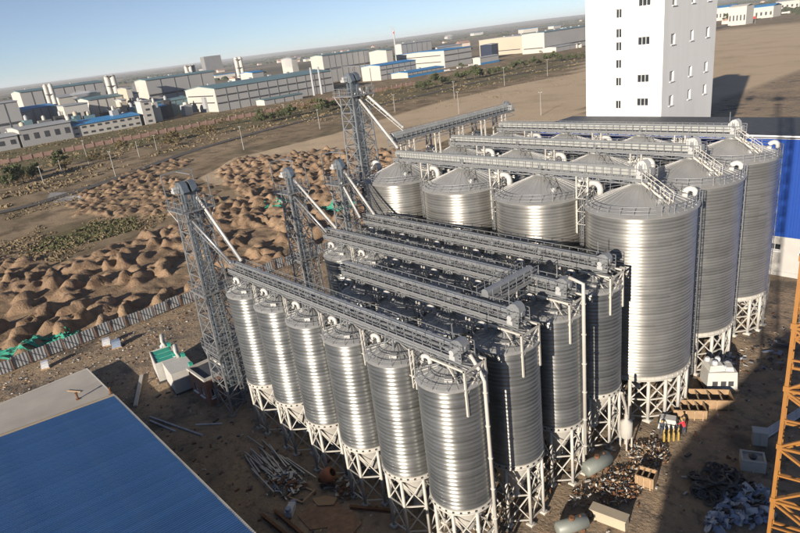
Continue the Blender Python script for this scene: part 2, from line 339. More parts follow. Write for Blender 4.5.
def ground_material():
    m = bpy.data.materials.new('earth'); m.use_nodes = True; t = m.node_tree; n = t.nodes; L = t.links; b = n['Principled BSDF']
    b.inputs['Roughness'].default_value = 0.95; b.inputs['Specular IOR Level'].default_value = 0.15
    g = n.new('ShaderNodeNewGeometry')
    def noise(s, det=8, ro=0.6):
        q = n.new('ShaderNodeTexNoise'); q.inputs['Scale'].default_value = s; q.inputs['Detail'].default_value = det; q.inputs['Roughness'].default_value = ro
        L.new(g.outputs['Position'], q.inputs['Vector']); return q.outputs['Fac']
    def rng_(v, a, c, d=0.0, e=1.0):
        q = n.new('ShaderNodeMapRange'); q.inputs['From Min'].default_value = a; q.inputs['From Max'].default_value = c; q.inputs['To Min'].default_value = d; q.inputs['To Max'].default_value = e
        L.new(v, q.inputs['Value']); return q.outputs[0]
    def mix(f, a, c):
        q = n.new('ShaderNodeMix'); q.data_type = 'RGBA'
        L.new(f, q.inputs[0])
        for v, i in ((a, 6), (c, 7)):
            if isinstance(v, tuple): q.inputs[i].default_value = (*v, 1)
            else: L.new(v, q.inputs[i])
        return q.outputs[2]
    def mul(a, c):
        q = n.new('ShaderNodeMath'); q.operation = 'MULTIPLY'; L.new(a, q.inputs[0])
        if isinstance(c, float): q.inputs[1].default_value = c
        else: L.new(c, q.inputs[1])
        return q.outputs[0]
    A = n.new('ShaderNodeAttribute'); A.attribute_name = 'zones'; sa = n.new('ShaderNodeSeparateColor'); L.new(A.outputs['Color'], sa.inputs[0])
    B = n.new('ShaderNodeAttribute'); B.attribute_name = 'zones_b'; sb = n.new('ShaderNodeSeparateColor'); L.new(B.outputs['Color'], sb.inputs[0])
    big, midn, fine = noise(0.012), noise(0.09), noise(1.3, 10, 0.7)
    field = mix(rng_(big, 0.35, 0.65), (0.25, 0.185, 0.115), (0.34, 0.255, 0.165))
    field = mix(rng_(midn, 0.45, 0.62), field, (0.148, 0.111, 0.07))
    field = mix(mul(rng_(noise(0.035), 0.52, 0.62), 0.6), field, (0.111, 0.096, 0.052))
    far = mix(rng_(noise(0.0016, 9, 0.62), 0.42, 0.58), (0.266, 0.211, 0.148), (0.104, 0.092, 0.067))
    far = mix(rng_(noise(0.006, 6, 0.6), 0.55, 0.65), far, (0.074, 0.074, 0.052))
    c = mix(sb.outputs[1], field, far)
    c = mix(mul(sa.outputs[1], rng_(fine, 0.35, 0.6)), c, (0.104, 0.096, 0.041))
    c = mix(mul(A.outputs['Alpha'], rng_(noise(0.03), 0.25, 0.5, 0.5, 1.0)), c, (0.52, 0.40, 0.27))
    soil = mix(rng_(midn, 0.4, 0.62), (0.34, 0.235, 0.15), (0.25, 0.17, 0.11))
    soil = mix(rng_(noise(0.35, 6, 0.6), 0.5, 0.64), soil, (0.19, 0.125, 0.08))
    soil = mix(rng_(fine, 0.54, 0.72), soil, (0.16, 0.105, 0.07))
    c = mix(rng_(sa.outputs[0], 0.1, 0.75), c, soil)
    c = mix(sb.outputs[0], c, (0.311, 0.296, 0.281))
    yd = mix(rng_(noise(0.22), 0.38, 0.62), (0.353, 0.260, 0.172), (0.252, 0.202, 0.151))
    yd = mix(rng_(noise(0.7, 9, 0.7), 0.50, 0.66), yd, (0.126, 0.105, 0.084))
    yd = mix(rng_(noise(0.06), 0.52, 0.66, 0, 0.8), yd, (0.395, 0.294, 0.189))
    yd = mix(rng_(noise(0.11, 4, 0.5), 0.56, 0.66, 0, 0.75), yd, (0.084, 0.076, 0.067))
    c = mix(sb.outputs[2], c, yd)
    q = n.new('ShaderNodeVectorMath'); q.operation = 'SCALE'; L.new(c, q.inputs[0]); L.new(rng_(fine, 0.3, 0.7, 0.82, 1.15), q.inputs['Scale'])
    L.new(q.outputs[0], b.inputs['Base Color'])
    bp = n.new('ShaderNodeBump'); bp.inputs['Strength'].default_value = 0.9; bp.inputs['Distance'].default_value = 0.35; L.new(noise(2.2, 10, 0.68), bp.inputs['Height']); L.new(bp.outputs[0], b.inputs['Normal'])
    return m
me.materials.append(ground_material())
g = struct(bpy.data.objects.new('ground', me)); COL.objects.link(g)
def gz(x, y):
    i = min(max(np.searchsorted(GX, x)-1, 0), n0-2); j = min(max(np.searchsorted(GY, y)-1, 0), n1-2)
    return float(Z[i:i+2, j:j+2].min())

# road beyond the spoil field
def ribbon(name, pts, wid, m, z):
    pts = [Vector((p[0], p[1], z)) for p in pts]; v = []; f = []
    for i, p in enumerate(pts):
        d = (pts[min(i+1, len(pts)-1)]-pts[max(i-1, 0)]).normalized(); s = Vector((-d.y, d.x, 0))*wid/2; v += [p-s, p+s]
    for i in range(len(pts)-1): f.append((2*i, 2*i+2, 2*i+3, 2*i+1))
    return struct(fix_normals(MB().add(v, f).build(name, m)))
RP = [(-300, -400), (-250, -60)]+[tuple(at(*q)[:2]) for q in ((0, 213), (60, 197), (110, 181), (200, 149), (300, 122), (400, 100.5), (480, 82), (540, 70), (590, 60))]
def smooth_line(P, k=8):
    out = []
    for i in range(len(P)-1):
        p0, p1, p2, p3 = [np.array(P[min(max(i+d, 0), len(P)-1)]) for d in (-1, 0, 1, 2)]
        for s in range(k):
            t = s/k; out.append(tuple(0.5*((2*p1)+(-p0+p2)*t+(2*p0-5*p1+4*p2-p3)*t*t+(-p0+3*p1-3*p2+p3)*t**3)))
    return out+[tuple(P[-1])]
ribbon('road', smooth_line(RP), 6.0, 'asphalt', 0.30)
ribbon('far_road', [tuple(at(*q)[:2]) for q in ((715, 29), (735, 24), (760, 18), (790, 13), (830, 8))], 16, 'asphalt', 0.6)

# ================================================================ SILOS
RS, ZBS, ZES, ZAS, DXS, DYS = 2.70, 6.41, 17.85, 18.75, 6.19, 6.87
RL, ZBL, ZEL, ZAL, DXL, DYL = 5.52, 5.10, 23.38, 25.52, 12.33, 12.09
XL0, YL0 = -0.29, 30.53

def ribbed_wall(Rr, z0, z1, pitch, bead, n):
    prof = [(Rr, z0)]; z = z0+0.18
    while z < z1-0.15:
        prof += [(Rr, z), (Rr+bead*0.9, z+0.012), (Rr+bead, z+0.04), (Rr+bead*0.8, z+0.065), (Rr, z+0.085)]; z += pitch
    prof.append((Rr, z1)); return MB().lathe(prof, n)
def gooseneck(a, rad, zb, r, rise, reach):
    d = Vector((math.cos(a), math.sin(a), 0)); p = d*rad; pts = [p+Vector((0, 0, zb)), p+Vector((0, 0, zb+rise*0.5))]
    for k in range(7):
        t = math.pi*k/6; pts.append(p+d*reach*(1-math.cos(t))/2+Vector((0, 0, zb+rise*0.5+reach*0.5*math.sin(t))))
    pts.append(pts[-1]-Vector((0, 0, rise*0.25))); return MB().tube(pts, r, 10)
def caged_ladder(root, a, Rr, z0, z1, cage=True):
    m = MB(); c, s = math.cos(a), math.sin(a); tx, ty = -s, c; R1 = Rr+0.16
    for k in (-0.22, 0.22): m.bar((c*R1+tx*k, s*R1+ty*k, z0), (c*R1+tx*k, s*R1+ty*k, z1), 0.06)
    z = z0+0.3
    while z < z1: m.bar((c*R1-tx*.22, s*R1-ty*.22, z), (c*R1+tx*.22, s*R1+ty*.22, z), 0.035); z += 0.33
    if cage:
        z = z0+2.4; prev = None
        while z < z1:
            hoop = [(c*(R1+0.35*math.sin(t))+tx*0.36*math.cos(t), s*(R1+0.35*math.sin(t))+ty*0.36*math.cos(t), z) for t in [math.pi*k/6 for k in range(7)]]
            for p, q in zip(hoop[:-1], hoop[1:]): m.bar(p, q, 0.045)
            if prev:
                for k in (1, 3, 5): m.bar(prev[k], hoop[k], 0.04)
            prev = hoop; z += 0.9
    return m.build('ladder', 'steel', root)
def legs_and_braces(root, Rr, zb, nleg, leg_r, tiers, hop_z, hop_r, hop_n):
    ang = [2*math.pi*(k+0.5)/nleg for k in range(nleg)]; first = None
    for a in ang:
        if first is None:
            m = MB(); m.tube([(0, 0, 0.16), (0, 0, zb+0.02)], leg_r, 10); m.box((0, 0, 0.13), (leg_r*3.2, leg_r*3.2, 0.06)); m.box((0, 0, 0.05), (leg_r*4.4, leg_r*4.4, 0.16))
            o = first = m.build('leg', 'white_steel', root, True)
            o.data.polygons.foreach_set('use_smooth', [len(p.vertices) == 4 and p.area > 0.3 for p in o.data.polygons])
        else: o = first.copy(); COL.objects.link(o)
        o.location = (Rr*math.cos(a), Rr*math.sin(a), 0)
    b = MB(); P = lambda k, z: (Rr*math.cos(ang[k % nleg]), Rr*math.sin(ang[k % nleg]), z)
    zs = np.linspace(0.5, zb-0.25, tiers+1); w_ = leg_r*0.62
    for k in range(nleg):
        for i in range(tiers):
            b.bar(P(k, zs[i]), P(k+1, zs[i+1]), w_); b.bar(P(k+1, zs[i]), P(k, zs[i+1]), w_); b.bar(P(k, zs[i]), P(k+1, zs[i]), w_*1.2)
    b.build('bracing', 'white_steel', root)
    h = MB(); h.lathe([(Rr-0.06, zb+0.02), (hop_r, hop_z), (hop_r, hop_z-0.5), (hop_r+0.12, hop_z-0.52), (hop_r+0.12, hop_z-0.6), (0.02, hop_z-0.6)], hop_n)
    fix_normals(h.build('hopper', 'white_steel', root, True))
    return ang

def make_small():
    root = thing('hopper_silo', '', 'silo')
    ribbed_wall(RS, ZBS+0.42, ZES, 0.38, 0.036, 64).build('wall', 'galvanised', root, True)
    m = MB(); m.lathe([(RS+0.02, ZBS), (RS+0.12, ZBS), (RS+0.12, ZBS+0.1), (RS+0.04, ZBS+0.12), (RS+0.04, ZBS+0.34), (RS+0.10, ZBS+0.36), (RS+0.10, ZBS+0.44), (RS-0.02, ZBS+0.44)], 56)
    rg = m.build('ring_beam', 'white_steel', root)
    m = MB()
    for k in range(28):
        a = 2*math.pi*k/28; m.box(((RS+0.06)*math.cos(a), (RS+0.06)*math.sin(a), ZBS+0.23), (0.10, 0.16, 0.13), a)
    stuff(m.build('bolt_lugs', 'dark_steel', rg))
    m = MB(); m.lathe([(RS+0.14, ZES-0.02), (RS+0.16, ZES+0.06), (RS-0.02, ZES+0.16), (0.42, ZAS), (0.42, ZAS+0.25), (0.02, ZAS+0.25)], 40)
    rf = m.build('roof', 'roof_steel', root)
    m = MB()
    for k in range(20):
        a = 2*math.pi*k/20; m.bar((0.44*math.cos(a), 0.44*math.sin(a), ZAS+0.02), ((RS)*math.cos(a), (RS)*math.sin(a), ZES+0.17), 0.05, 0.05)
    stuff(m.build('roof_seams', 'roof_steel', rf))
    m = MB(); R1 = RS+0.06; n = 14
    for k in range(n):
        a = 2*math.pi*k/n; m.bar((R1*math.cos(a), R1*math.sin(a), ZES+0.02), (R1*math.cos(a), R1*math.sin(a), ZES+1.08), 0.05)
    for dz in (0.55, 1.08): m.ring(R1, ZES+dz, 0.045, 28)
    # inner step rails lying along the cone
    m.ring(1.7, ZES+0.62, 0.045, 20); 
    for k in range(7):
        a = 2*math.pi*(k+.3)/7; m.bar((1.7*math.cos(a), 1.7*math.sin(a), ZES+0.3), (1.7*math.cos(a), 1.7*math.sin(a), ZES+0.62), 0.04); m.bar((0.6*math.cos(a), 0.6*math.sin(a), ZAS+0.12), (R1*math.cos(a), R1*math.sin(a), ZES+0.55), 0.045)
    m.build('railing', 'steel', root)
    gooseneck(R(196), 1.75, ZES+0.30, 0.20, 1.0, 0.75).build('vent_pipe', 'white_duct', root, True)
    MB().box((1.0, -1.25, ZES+0.52), (0.62, 0.62, 0.3), 0.6).build('manhole', 'roof_steel', root)
    legs_and_braces(root, RS-0.12, ZBS, 8, 0.15, 2, 2.0, 0.32, 24)
    caged_ladder(root, R(96), RS+0.05, ZBS-2.8, ZES+0.9, False)
    return root
def make_large():
    root = thing('storage_silo', '', 'silo')
    ribbed_wall(RL, ZBL+0.5, ZEL, 0.35, 0.036, 96).build('wall', 'galvanised_big', root, True)
    m = MB(); m.lathe([(RL+0.02, ZBL), (RL+0.16, ZBL), (RL+0.16, ZBL+0.1), (RL+0.05, ZBL+0.12), (RL+0.05, ZBL+0.42), (RL+0.13, ZBL+0.44), (RL+0.13, ZBL+0.52), (RL-0.02, ZBL+0.52)], 72)
    rg = m.build('ring_beam', 'white_steel', root)
    m = MB()
    for k in range(48):
        a = 2*math.pi*k/48; m.box(((RL+0.06)*math.cos(a), (RL+0.06)*math.sin(a), ZBL+0.27), (0.12, 0.10, 0.27), a)
    stuff(m.build('stiffener_lugs', 'white_steel', rg))
    m = MB(); m.lathe([(RL+0.20, ZEL-0.06), (RL+0.24, ZEL+0.06), (RL-0.02, ZEL+0.16), (0.7, ZAL), (0.7, ZAL+0.3), (0.02, ZAL+0.3)], 64)
    rf = m.build('roof', 'roof_steel', root)
    m = MB(); n = 32
    for k in range(n):
        a = 2*math.pi*k/n; m.bar((0.72*math.cos(a), 0.72*math.sin(a), ZAL+0.02), (RL*math.cos(a), RL*math.sin(a), ZEL+0.165), 0.035, 0.03)
    stuff(m.build('roof_seams', 'roof_steel', rf))
    m = MB(); R1 = RL-0.12; n = 26
    for k in range(n):
        a = 2*math.pi*k/n; m.bar((R1*math.cos(a), R1*math.sin(a), ZEL+0.02), (R1*math.cos(a), R1*math.sin(a), ZEL+1.12), 0.055)
    for dz in (0.4, 0.76, 1.12): m.ring(R1, ZEL+dz, 0.055, 52)
    m.build('railing', 'steel', root)
    # walkway steps on the cone
    m = MB()
    for a in (R(-38),):
        d = Vector((math.cos(a), math.sin(a), 0)); s = Vector((-d.y, d.x, 0))
        for k in (-0.35, 0.35):
            m.bar(d*0.9+s*k+Vector((0, 0, ZAL+0.9)), d*5.3+s*k+Vector((0, 0, ZEL+1.05)), 0.045)
            for q in range(5):
                t = q/4; p = d*(0.9+4.4*t)+s*k+Vector((0, 0, ZAL+0.1+(ZEL+0.2-ZAL-0.1)*t)); m.bar(p, p+Vector((0, 0, 0.8)), 0.04)
    m.build('roof_stair', 'steel', root)
    gooseneck(R(186), 4.35, ZEL+0.45, 0.34, 1.5, 1.5).build('vent_pipe', 'white_duct', root, True)
    gooseneck(R(28), 4.25, ZEL+0.45, 0.30, 1.0, 1.0).build('vent_pipe', 'white_duct', root, True)
    m = MB(); m.lathe([(0.36, 0), (0.36, 0.35), (0.42, 0.37), (0.42, 0.46), (0.02, 0.5)], 16, (2.9, -1.8)); o = m.build('manhole', 'roof_steel', root); o.location = (0, 0, ZEL+0.85)
    legs_and_braces(root, RL-0.12, ZBL, 18, 0.19, 2, 1.6, 0.4, 36)
    caged_ladder(root, R(36), RL+0.06, 0.4, ZEL+1.1)
    caged_ladder(root, R(-146), RL+0.06, 0.4, ZEL+1.1)
    return root
ROWN = ['front', 'second', 'third', 'rear']
small = make_small(); fs = True
for j in range(4):
    for i in range(6 if j != 1 else 4):
        o = small if fs else copy_tree(small); fs = False
        o.location = (-i*DXS, j*DYS, 0); o.rotation_euler = (0, 0, 0)
        o['label'] = 'slim ribbed steel silo, %s from the crane end of the %s slim row' % (ORD[i], ROWN[j]); o['category'] = 'silo'
        o['group'] = 'slim hopper silos in four rows'
large = make_large(); fs = True
LROW = ['front', 'middle', 'rear']
for j in range(3):
    for i in range(4):
        o = large if fs else copy_tree(large); fs = False
        o.location = (XL0-i*DXL, YL0+j*DYL, 0)
        o['label'] = 'wide ribbed steel silo, %s from the yard end of the %s wide row' % (ORD[i], LROW[j]); o['category'] = 'silo'
        o['group'] = 'wide storage silos in three rows'

# ================================================================ CONVEYOR GALLERIES (built along local +x)
def gallery(name, label, p, rz, L, zdeck, casing_w, casing_h, trestle_x, trestle_foot, panel, m_panel, walk=0.75, rounded=True, group='conveyor galleries over the silos', trestle_dy=0.8, cstart=0.0, lift=0.22, tdepth=0.9):
    root = thing(name, label, 'conveyor', (p[0], p[1], 0), rz, group)
    hw = casing_w/2
    m = MB()
    for s in (-1, 1):
        y = s*(hw+walk); m.bar((0, y, zdeck-0.13), (L, y, zdeck-0.13), 0.1, 0.15); m.bar((0, s*hw*0.9, zdeck-0.13), (L, s*hw*0.9, zdeck-0.13), 0.1, 0.15)
    k = 0.0
    while k <= L: m.bar((k, -(hw+walk), zdeck-0.20), (k, hw+walk, zdeck-0.20), 0.1, 0.14); k += 1.5
    m.build('frame', 'gallery_steel', root)
    for s in (-1, 1):
        t = MB(); y = s*(hw+walk)*0.96; n = int(L/1.5)
        for q in range(n):
            a, e = L*q/n, L*(q+1)/n
            t.bar((a, y, zdeck-tdepth), (e, y, zdeck-0.2), 0.06) if q % 2 else t.bar((a, y, zdeck-0.2), (e, y, zdeck-tdepth), 0.06)
            t.bar((a, y, zdeck-tdepth), (a, y, zdeck-0.2), 0.05)
        t.bar((0, y, zdeck-tdepth-.02), (L, y, zdeck-tdepth-.02), 0.09)
        t.build('side_truss', 'gallery_steel', root)
    for s in (-1, 1):
        d = MB(); d.box((L/2, s*(hw+walk/2+0.03), zdeck-0.03), (L, walk-0.1, 0.05)); d.build('walkway', 'grating', root)
        r = MB(); n = int(L/1.0)
        for q in range(n+1): x = L*q/n; r.bar((x, s*(hw+walk), zdeck), (x, s*(hw+walk), zdeck+1.1), 0.05)
        for dz in (0.38, 0.74, 1.1): r.bar((0, s*(hw+walk), zdeck+dz), (L, s*(hw+walk), zdeck+dz), 0.05)
        r.box((L/2, s*(hw+walk), zdeck+0.09), (L, 0.02, 0.14))
        r.build('railing', 'steel', root)
    n = max(1, int((L-cstart)/panel)); pl = (L-cstart)/n; c0 = None
    for q in range(n):
        if c0 is None:
            c = MB()
            if rounded: prof = [(-hw, 0), (hw, 0), (hw, casing_h*0.6), (hw*0.8, casing_h*0.85), (hw*0.35, casing_h), (-hw*0.35, casing_h), (-hw*0.8, casing_h*0.85), (-hw, casing_h*0.6)]
            else: prof = [(-hw, 0), (hw, 0), (hw, casing_h*0.9), (hw*0.55, casing_h), (-hw*0.55, casing_h), (-hw, casing_h*0.9)]
            c.prism(prof, (0.03, 0, 0), (0, 1, 0), (1, 0, 0), (0, 0, 1), pl-0.06)
            c.prism([(u*1.06, v*1.04-0.02) for u, v in prof], (0, 0, 0), (0, 1, 0), (1, 0, 0), (0, 0, 1), 0.07)
            c0 = o = fix_normals(c.build('casing_panel', m_panel, root))
        else: o = c0.copy(); COL.objects.link(o)
        o.location = (cstart+q*pl, random.uniform(-.01, .01), zdeck+lift)
    m = MB()
    for x in np.arange(cstart+0.5, L, 1.5):
        m.bar((x, -hw*0.8, zdeck-0.1), (x, -hw*0.8, zdeck+lift+0.02), 0.08); m.bar((x, hw*0.8, zdeck-0.1), (x, hw*0.8, zdeck+lift+0.02), 0.08)
    stuff(m.build('casing_stools', 'gallery_steel', root))
    for x in trestle_x:
        t = MB(); y = trestle_dy; zf = trestle_foot
        for dx in (-0.55, 0.55):
            for s in (-1, 1): t.bar((x+dx, s*y, zf), (x+dx*0.8, s*(hw+walk*0.8), zdeck-0.27), 0.11)
            t.bar((x+dx, -y, zf+0.5), (x+dx*0.8, hw+walk*0.8, zdeck-0.3), 0.07); t.bar((x+dx, y, zf+0.5), (x+dx*0.8, -(hw+walk*0.8), zdeck-0.3), 0.07)
        for s in (-1, 1):
            t.bar((x-0.55, s*y, zf+0.4), (x+0.44, s*(hw+walk*.8), zdeck-0.3), 0.06); t.bar((x+0.55, s*y, zf+0.4), (x-0.44, s*(hw+walk*.8), zdeck-0.3), 0.06)
            t.bar((x-0.55, s*y, zf+0.35), (x+0.55, s*y, zf+0.35), 0.08)
        t.build('trestle', 'gallery_steel', root)
        # drop spout into the silo and slide-gate motor box beside the casing
        sp = MB(); sp.tube([(x, 0, zdeck+0.25), (x, 0, zf+0.25)], 0.17, 8); sp.box((x+0.45, -(hw+0.22), zdeck+0.42), (0.4, 0.35, 0.35)); sp.build('drop_spout', 'gallery_steel', root)
    return root
def drive_head(root, x, zdeck, w_, h_, m='gallery_steel'):
    w_ *= 0.85; h_ *= 0.85
    b = MB(); prof = [(-0.7, 0.3), (0.5, 0.3), (0.62, h_*0.5), (0.5, h_*0.82), (0.18, h_), (-0.25, h_*0.95), (-0.7, h_*0.66)]
    b.prism(prof, (x, w_/2, zdeck+0.15), (1, 0, 0), (0, -1, 0), (0, 0, 1), w_)
    o = fix_normals(b.build('drive_hood', m, root))
    b = MB()
    for s in (-1, 1):
        for k in range(4): b.box((x-0.5+0.3*k, s*(w_/2+0.02), zdeck+0.15+h_*0.55), (0.07, 0.04, h_*0.5))
        b.tube([(x-0.05, s*(w_/2), zdeck+0.15+h_*0.6), (x-0.05, s*(w_/2+0.14), zdeck+0.15+h_*0.6)], 0.2, 10)
    b.bar((x-0.7, 0, zdeck+0.4+h_*0.66), (x-0.7, 0, zdeck+1.6+h_*0.66), 0.06)
    stuff(b.build('hood_fittings', 'steel', o))
    b = MB(); b.tube([(x+0.1, -w_/2-0.05, zdeck+0.7), (x+0.1, -w_/2-0.75, zdeck+0.7)], 0.24, 10); b.box((x+0.1, -w_/2-0.35, zdeck+0.3), (0.55, 0.75, 0.36)); b.build('motor', 'grey_paint', root)
SLIM = ['front', 'second', 'third', 'rear']
for j in range(4):
    nsil = 6 if j != 1 else 4; x0 = -34.2 if j != 1 else -21.4; L = 2.0-x0
    tr = [(-i*DXS)-x0 for i in range(nsil)]
    rt = gallery('conveyor_gallery', 'silver conveyor gallery with railings over the %s row of slim silos' % SLIM[j], (x0, j*DYS), 0, L, 19.9, 0.44, 0.40, tr, ZAS-0.35, 2.06, 'gallery_steel', walk=0.55, lift=0.6, tdepth=0.42)
    drive_head(rt, L-0.7, 19.9, 0.95, 1.5 if j != 1 else 1.8)
    # end bracket clamped to the last silo
    b = MB(); xe = L-0.2
    for s in (-1, 1):
        b.bar((xe+0.75, s*1.15, 15.6), (xe+0.75, s*1.15, 19.55), 0.16); b.bar((xe-2.6, s*1.15, 19.45), (xe+0.85, s*1.15, 19.45), 0.16)
        b.bar((xe+0.75, s*1.15, 17.3), (xe-0.9, s*1.15, 19.4), 0.1)
    b.bar((xe+0.75, -1.15, 19.3), (xe+0.75, 1.15, 19.3), 0.14); b.bar((xe+0.75, -1.15, 17.4), (xe+0.75, 1.15, 19.3), 0.1); b.bar((xe+0.75, 1.15, 17.4), (xe+0.75, -1.15, 19.3), 0.1)
    b.build('end_bracket', 'white_steel', rt)
    # trestle posts in the gaps between neighbouring silos
    for i in range(nsil-1):
        q = MB(); x = -(i+0.5)*DXS-x0
        for s in (-1, 1):
            q.bar((x-0.2, s*1.15, 15.9), (x-0.2, s*1.15, 19.5), 0.1); q.bar((x+0.2, s*1.15, 15.9), (x+0.2, s*1.15, 19.5), 0.1)
            for k in range(5): q.bar((x-0.2, s*1.15, 16.1+k*0.65), (x+0.2, s*1.15, 16.1+(k+1)*0.65), 0.05)
        q.bar((x, -1.15, 16.6), (x, 1.15, 19.3), 0.07); q.bar((x, 1.15, 16.6), (x, -1.15, 19.3), 0.07); q.bar((x-0.5, -1.15, 17.0), (x+0.5, -1.15, 17.0), 0.08)
        q.build('gap_trestle', 'white_steel', rt)
for j in range(3):
    x0, L = -37.6, 38.6
    tr = [XL0-i*DXL-x0 for i in range(4)]
    rt = gallery('conveyor_gallery', 'pale panelled conveyor gallery over the %s row of wide silos' % LROW[j], (x0, YL0+j*DYL), 0, L, 26.2, 0.9, 0.85, tr, ZAL+0.1, 2.4, 'gallery_panel', rounded=False, trestle_dy=0.6, walk=0.62, tdepth=0.5)
    drive_head(rt, L-1.0, 26.2, 1.15, 2.0, 'white_duct')
    for i in range(3):
        q = MB(); xm = XL0-(i+0.5)*DXL-x0
        for dx in (-0.7, 0.7):
            for s in (-1, 1): q.bar((xm+dx, s*1.1, ZEL-4.0), (xm+dx, s*1.1, 26.0), 0.15)
            q.bar((xm+dx, -1.1, 23.2), (xm+dx, 1.1, 25.8), 0.08); q.bar((xm+dx, 1.1, 23.2), (xm+dx, -1.1, 25.8), 0.08)
        for s in (-1, 1):
            for z in (20.5, 22, 23.5, 25): q.bar((xm-0.7, s*1.1, z), (xm+0.7, s*1.1, z), 0.08)
            for z in (20.5, 22, 23.5): q.bar((xm-0.7, s*1.1, z), (xm+0.7, s*1.1, z+1.5), 0.06)
        q.build('gap_trestle', 'white_steel', rt)
    # stair from the gallery end down to the silo roof
    q = MB()
    for s in (-0.9, -1.7):
        q.bar((L-0.3, s, 26.1), (L+2.6, s, 24.2), 0.12, 0.2); q.bar((L-0.3, s, 27.1), (L+2.6, s, 25.2), 0.06)
        for k in range(4): t = k/3; q.bar((L-0.3+2.9*t, s, 26.1-1.9*t), (L-0.3+2.9*t, s, 27.1-1.9*t), 0.05)
    for k in range(9): t = (k+.5)/9; q.box((L-0.3+2.9*t, -1.3, 26.1-1.9*t), (0.28, 0.8, 0.04))
    q.build('end_stair', 'white_steel', rt)
# cross conveyors
rt = gallery('cross_conveyor', 'short cross conveyor joining the second and third slim galleries near the crane end', (-2.6, 7.6), R(90), 6.6, 20.6, 0.7, 0.7, [], 0, 2.0, 'gallery_steel', walk=0.55, group='cross conveyors between galleries')
q = MB()
for y in (0.4, 3.3, 6.2):
    for s in (-1, 1): q.bar((y, s*0.85, 17.2), (y, s*0.85, 20.4), 0.11)
    q.bar((y, -0.85, 17.6), (y, 0.85, 20.2), 0.07)
q.build('trestle', 'white_steel', rt)
rt = gallery('cross_conveyor', 'long cross conveyor climbing from the tall elevator tower towards the rear wide silos', (-39.6, 31.5), R(90), 28.5, 28.4, 0.9, 0.9, [], 0, 2.3, 'gallery_panel', walk=0.6, group='cross conveyors between galleries')
q = MB()
for y in np.arange(3, 27, 5.6):
    for s in (-1, 1):
        q.bar((y-0.5, s*1.0, 0.1), (y-0.5, s*1.0, 28.1), 0.2); q.bar((y+0.5, s*1.0, 0.1), (y+0.5, s*1.0, 28.1), 0.2)
        for z in np.arange(2, 27, 3.0): q.bar((y-0.5, s*1.0, z), (y+0.5, s*1.0, z+1.5), 0.09)
    for z in np.arange(4, 27, 4.0): q.bar((y, -1.0, z), (y, 1.0, z+2), 0.09); q.bar((y, 1.0, z), (y, -1.0, z+2), 0.09)
q.build('trestle', 'white_steel', rt)
drive_head(rt, 27.6, 28.4, 1.0, 1.7)

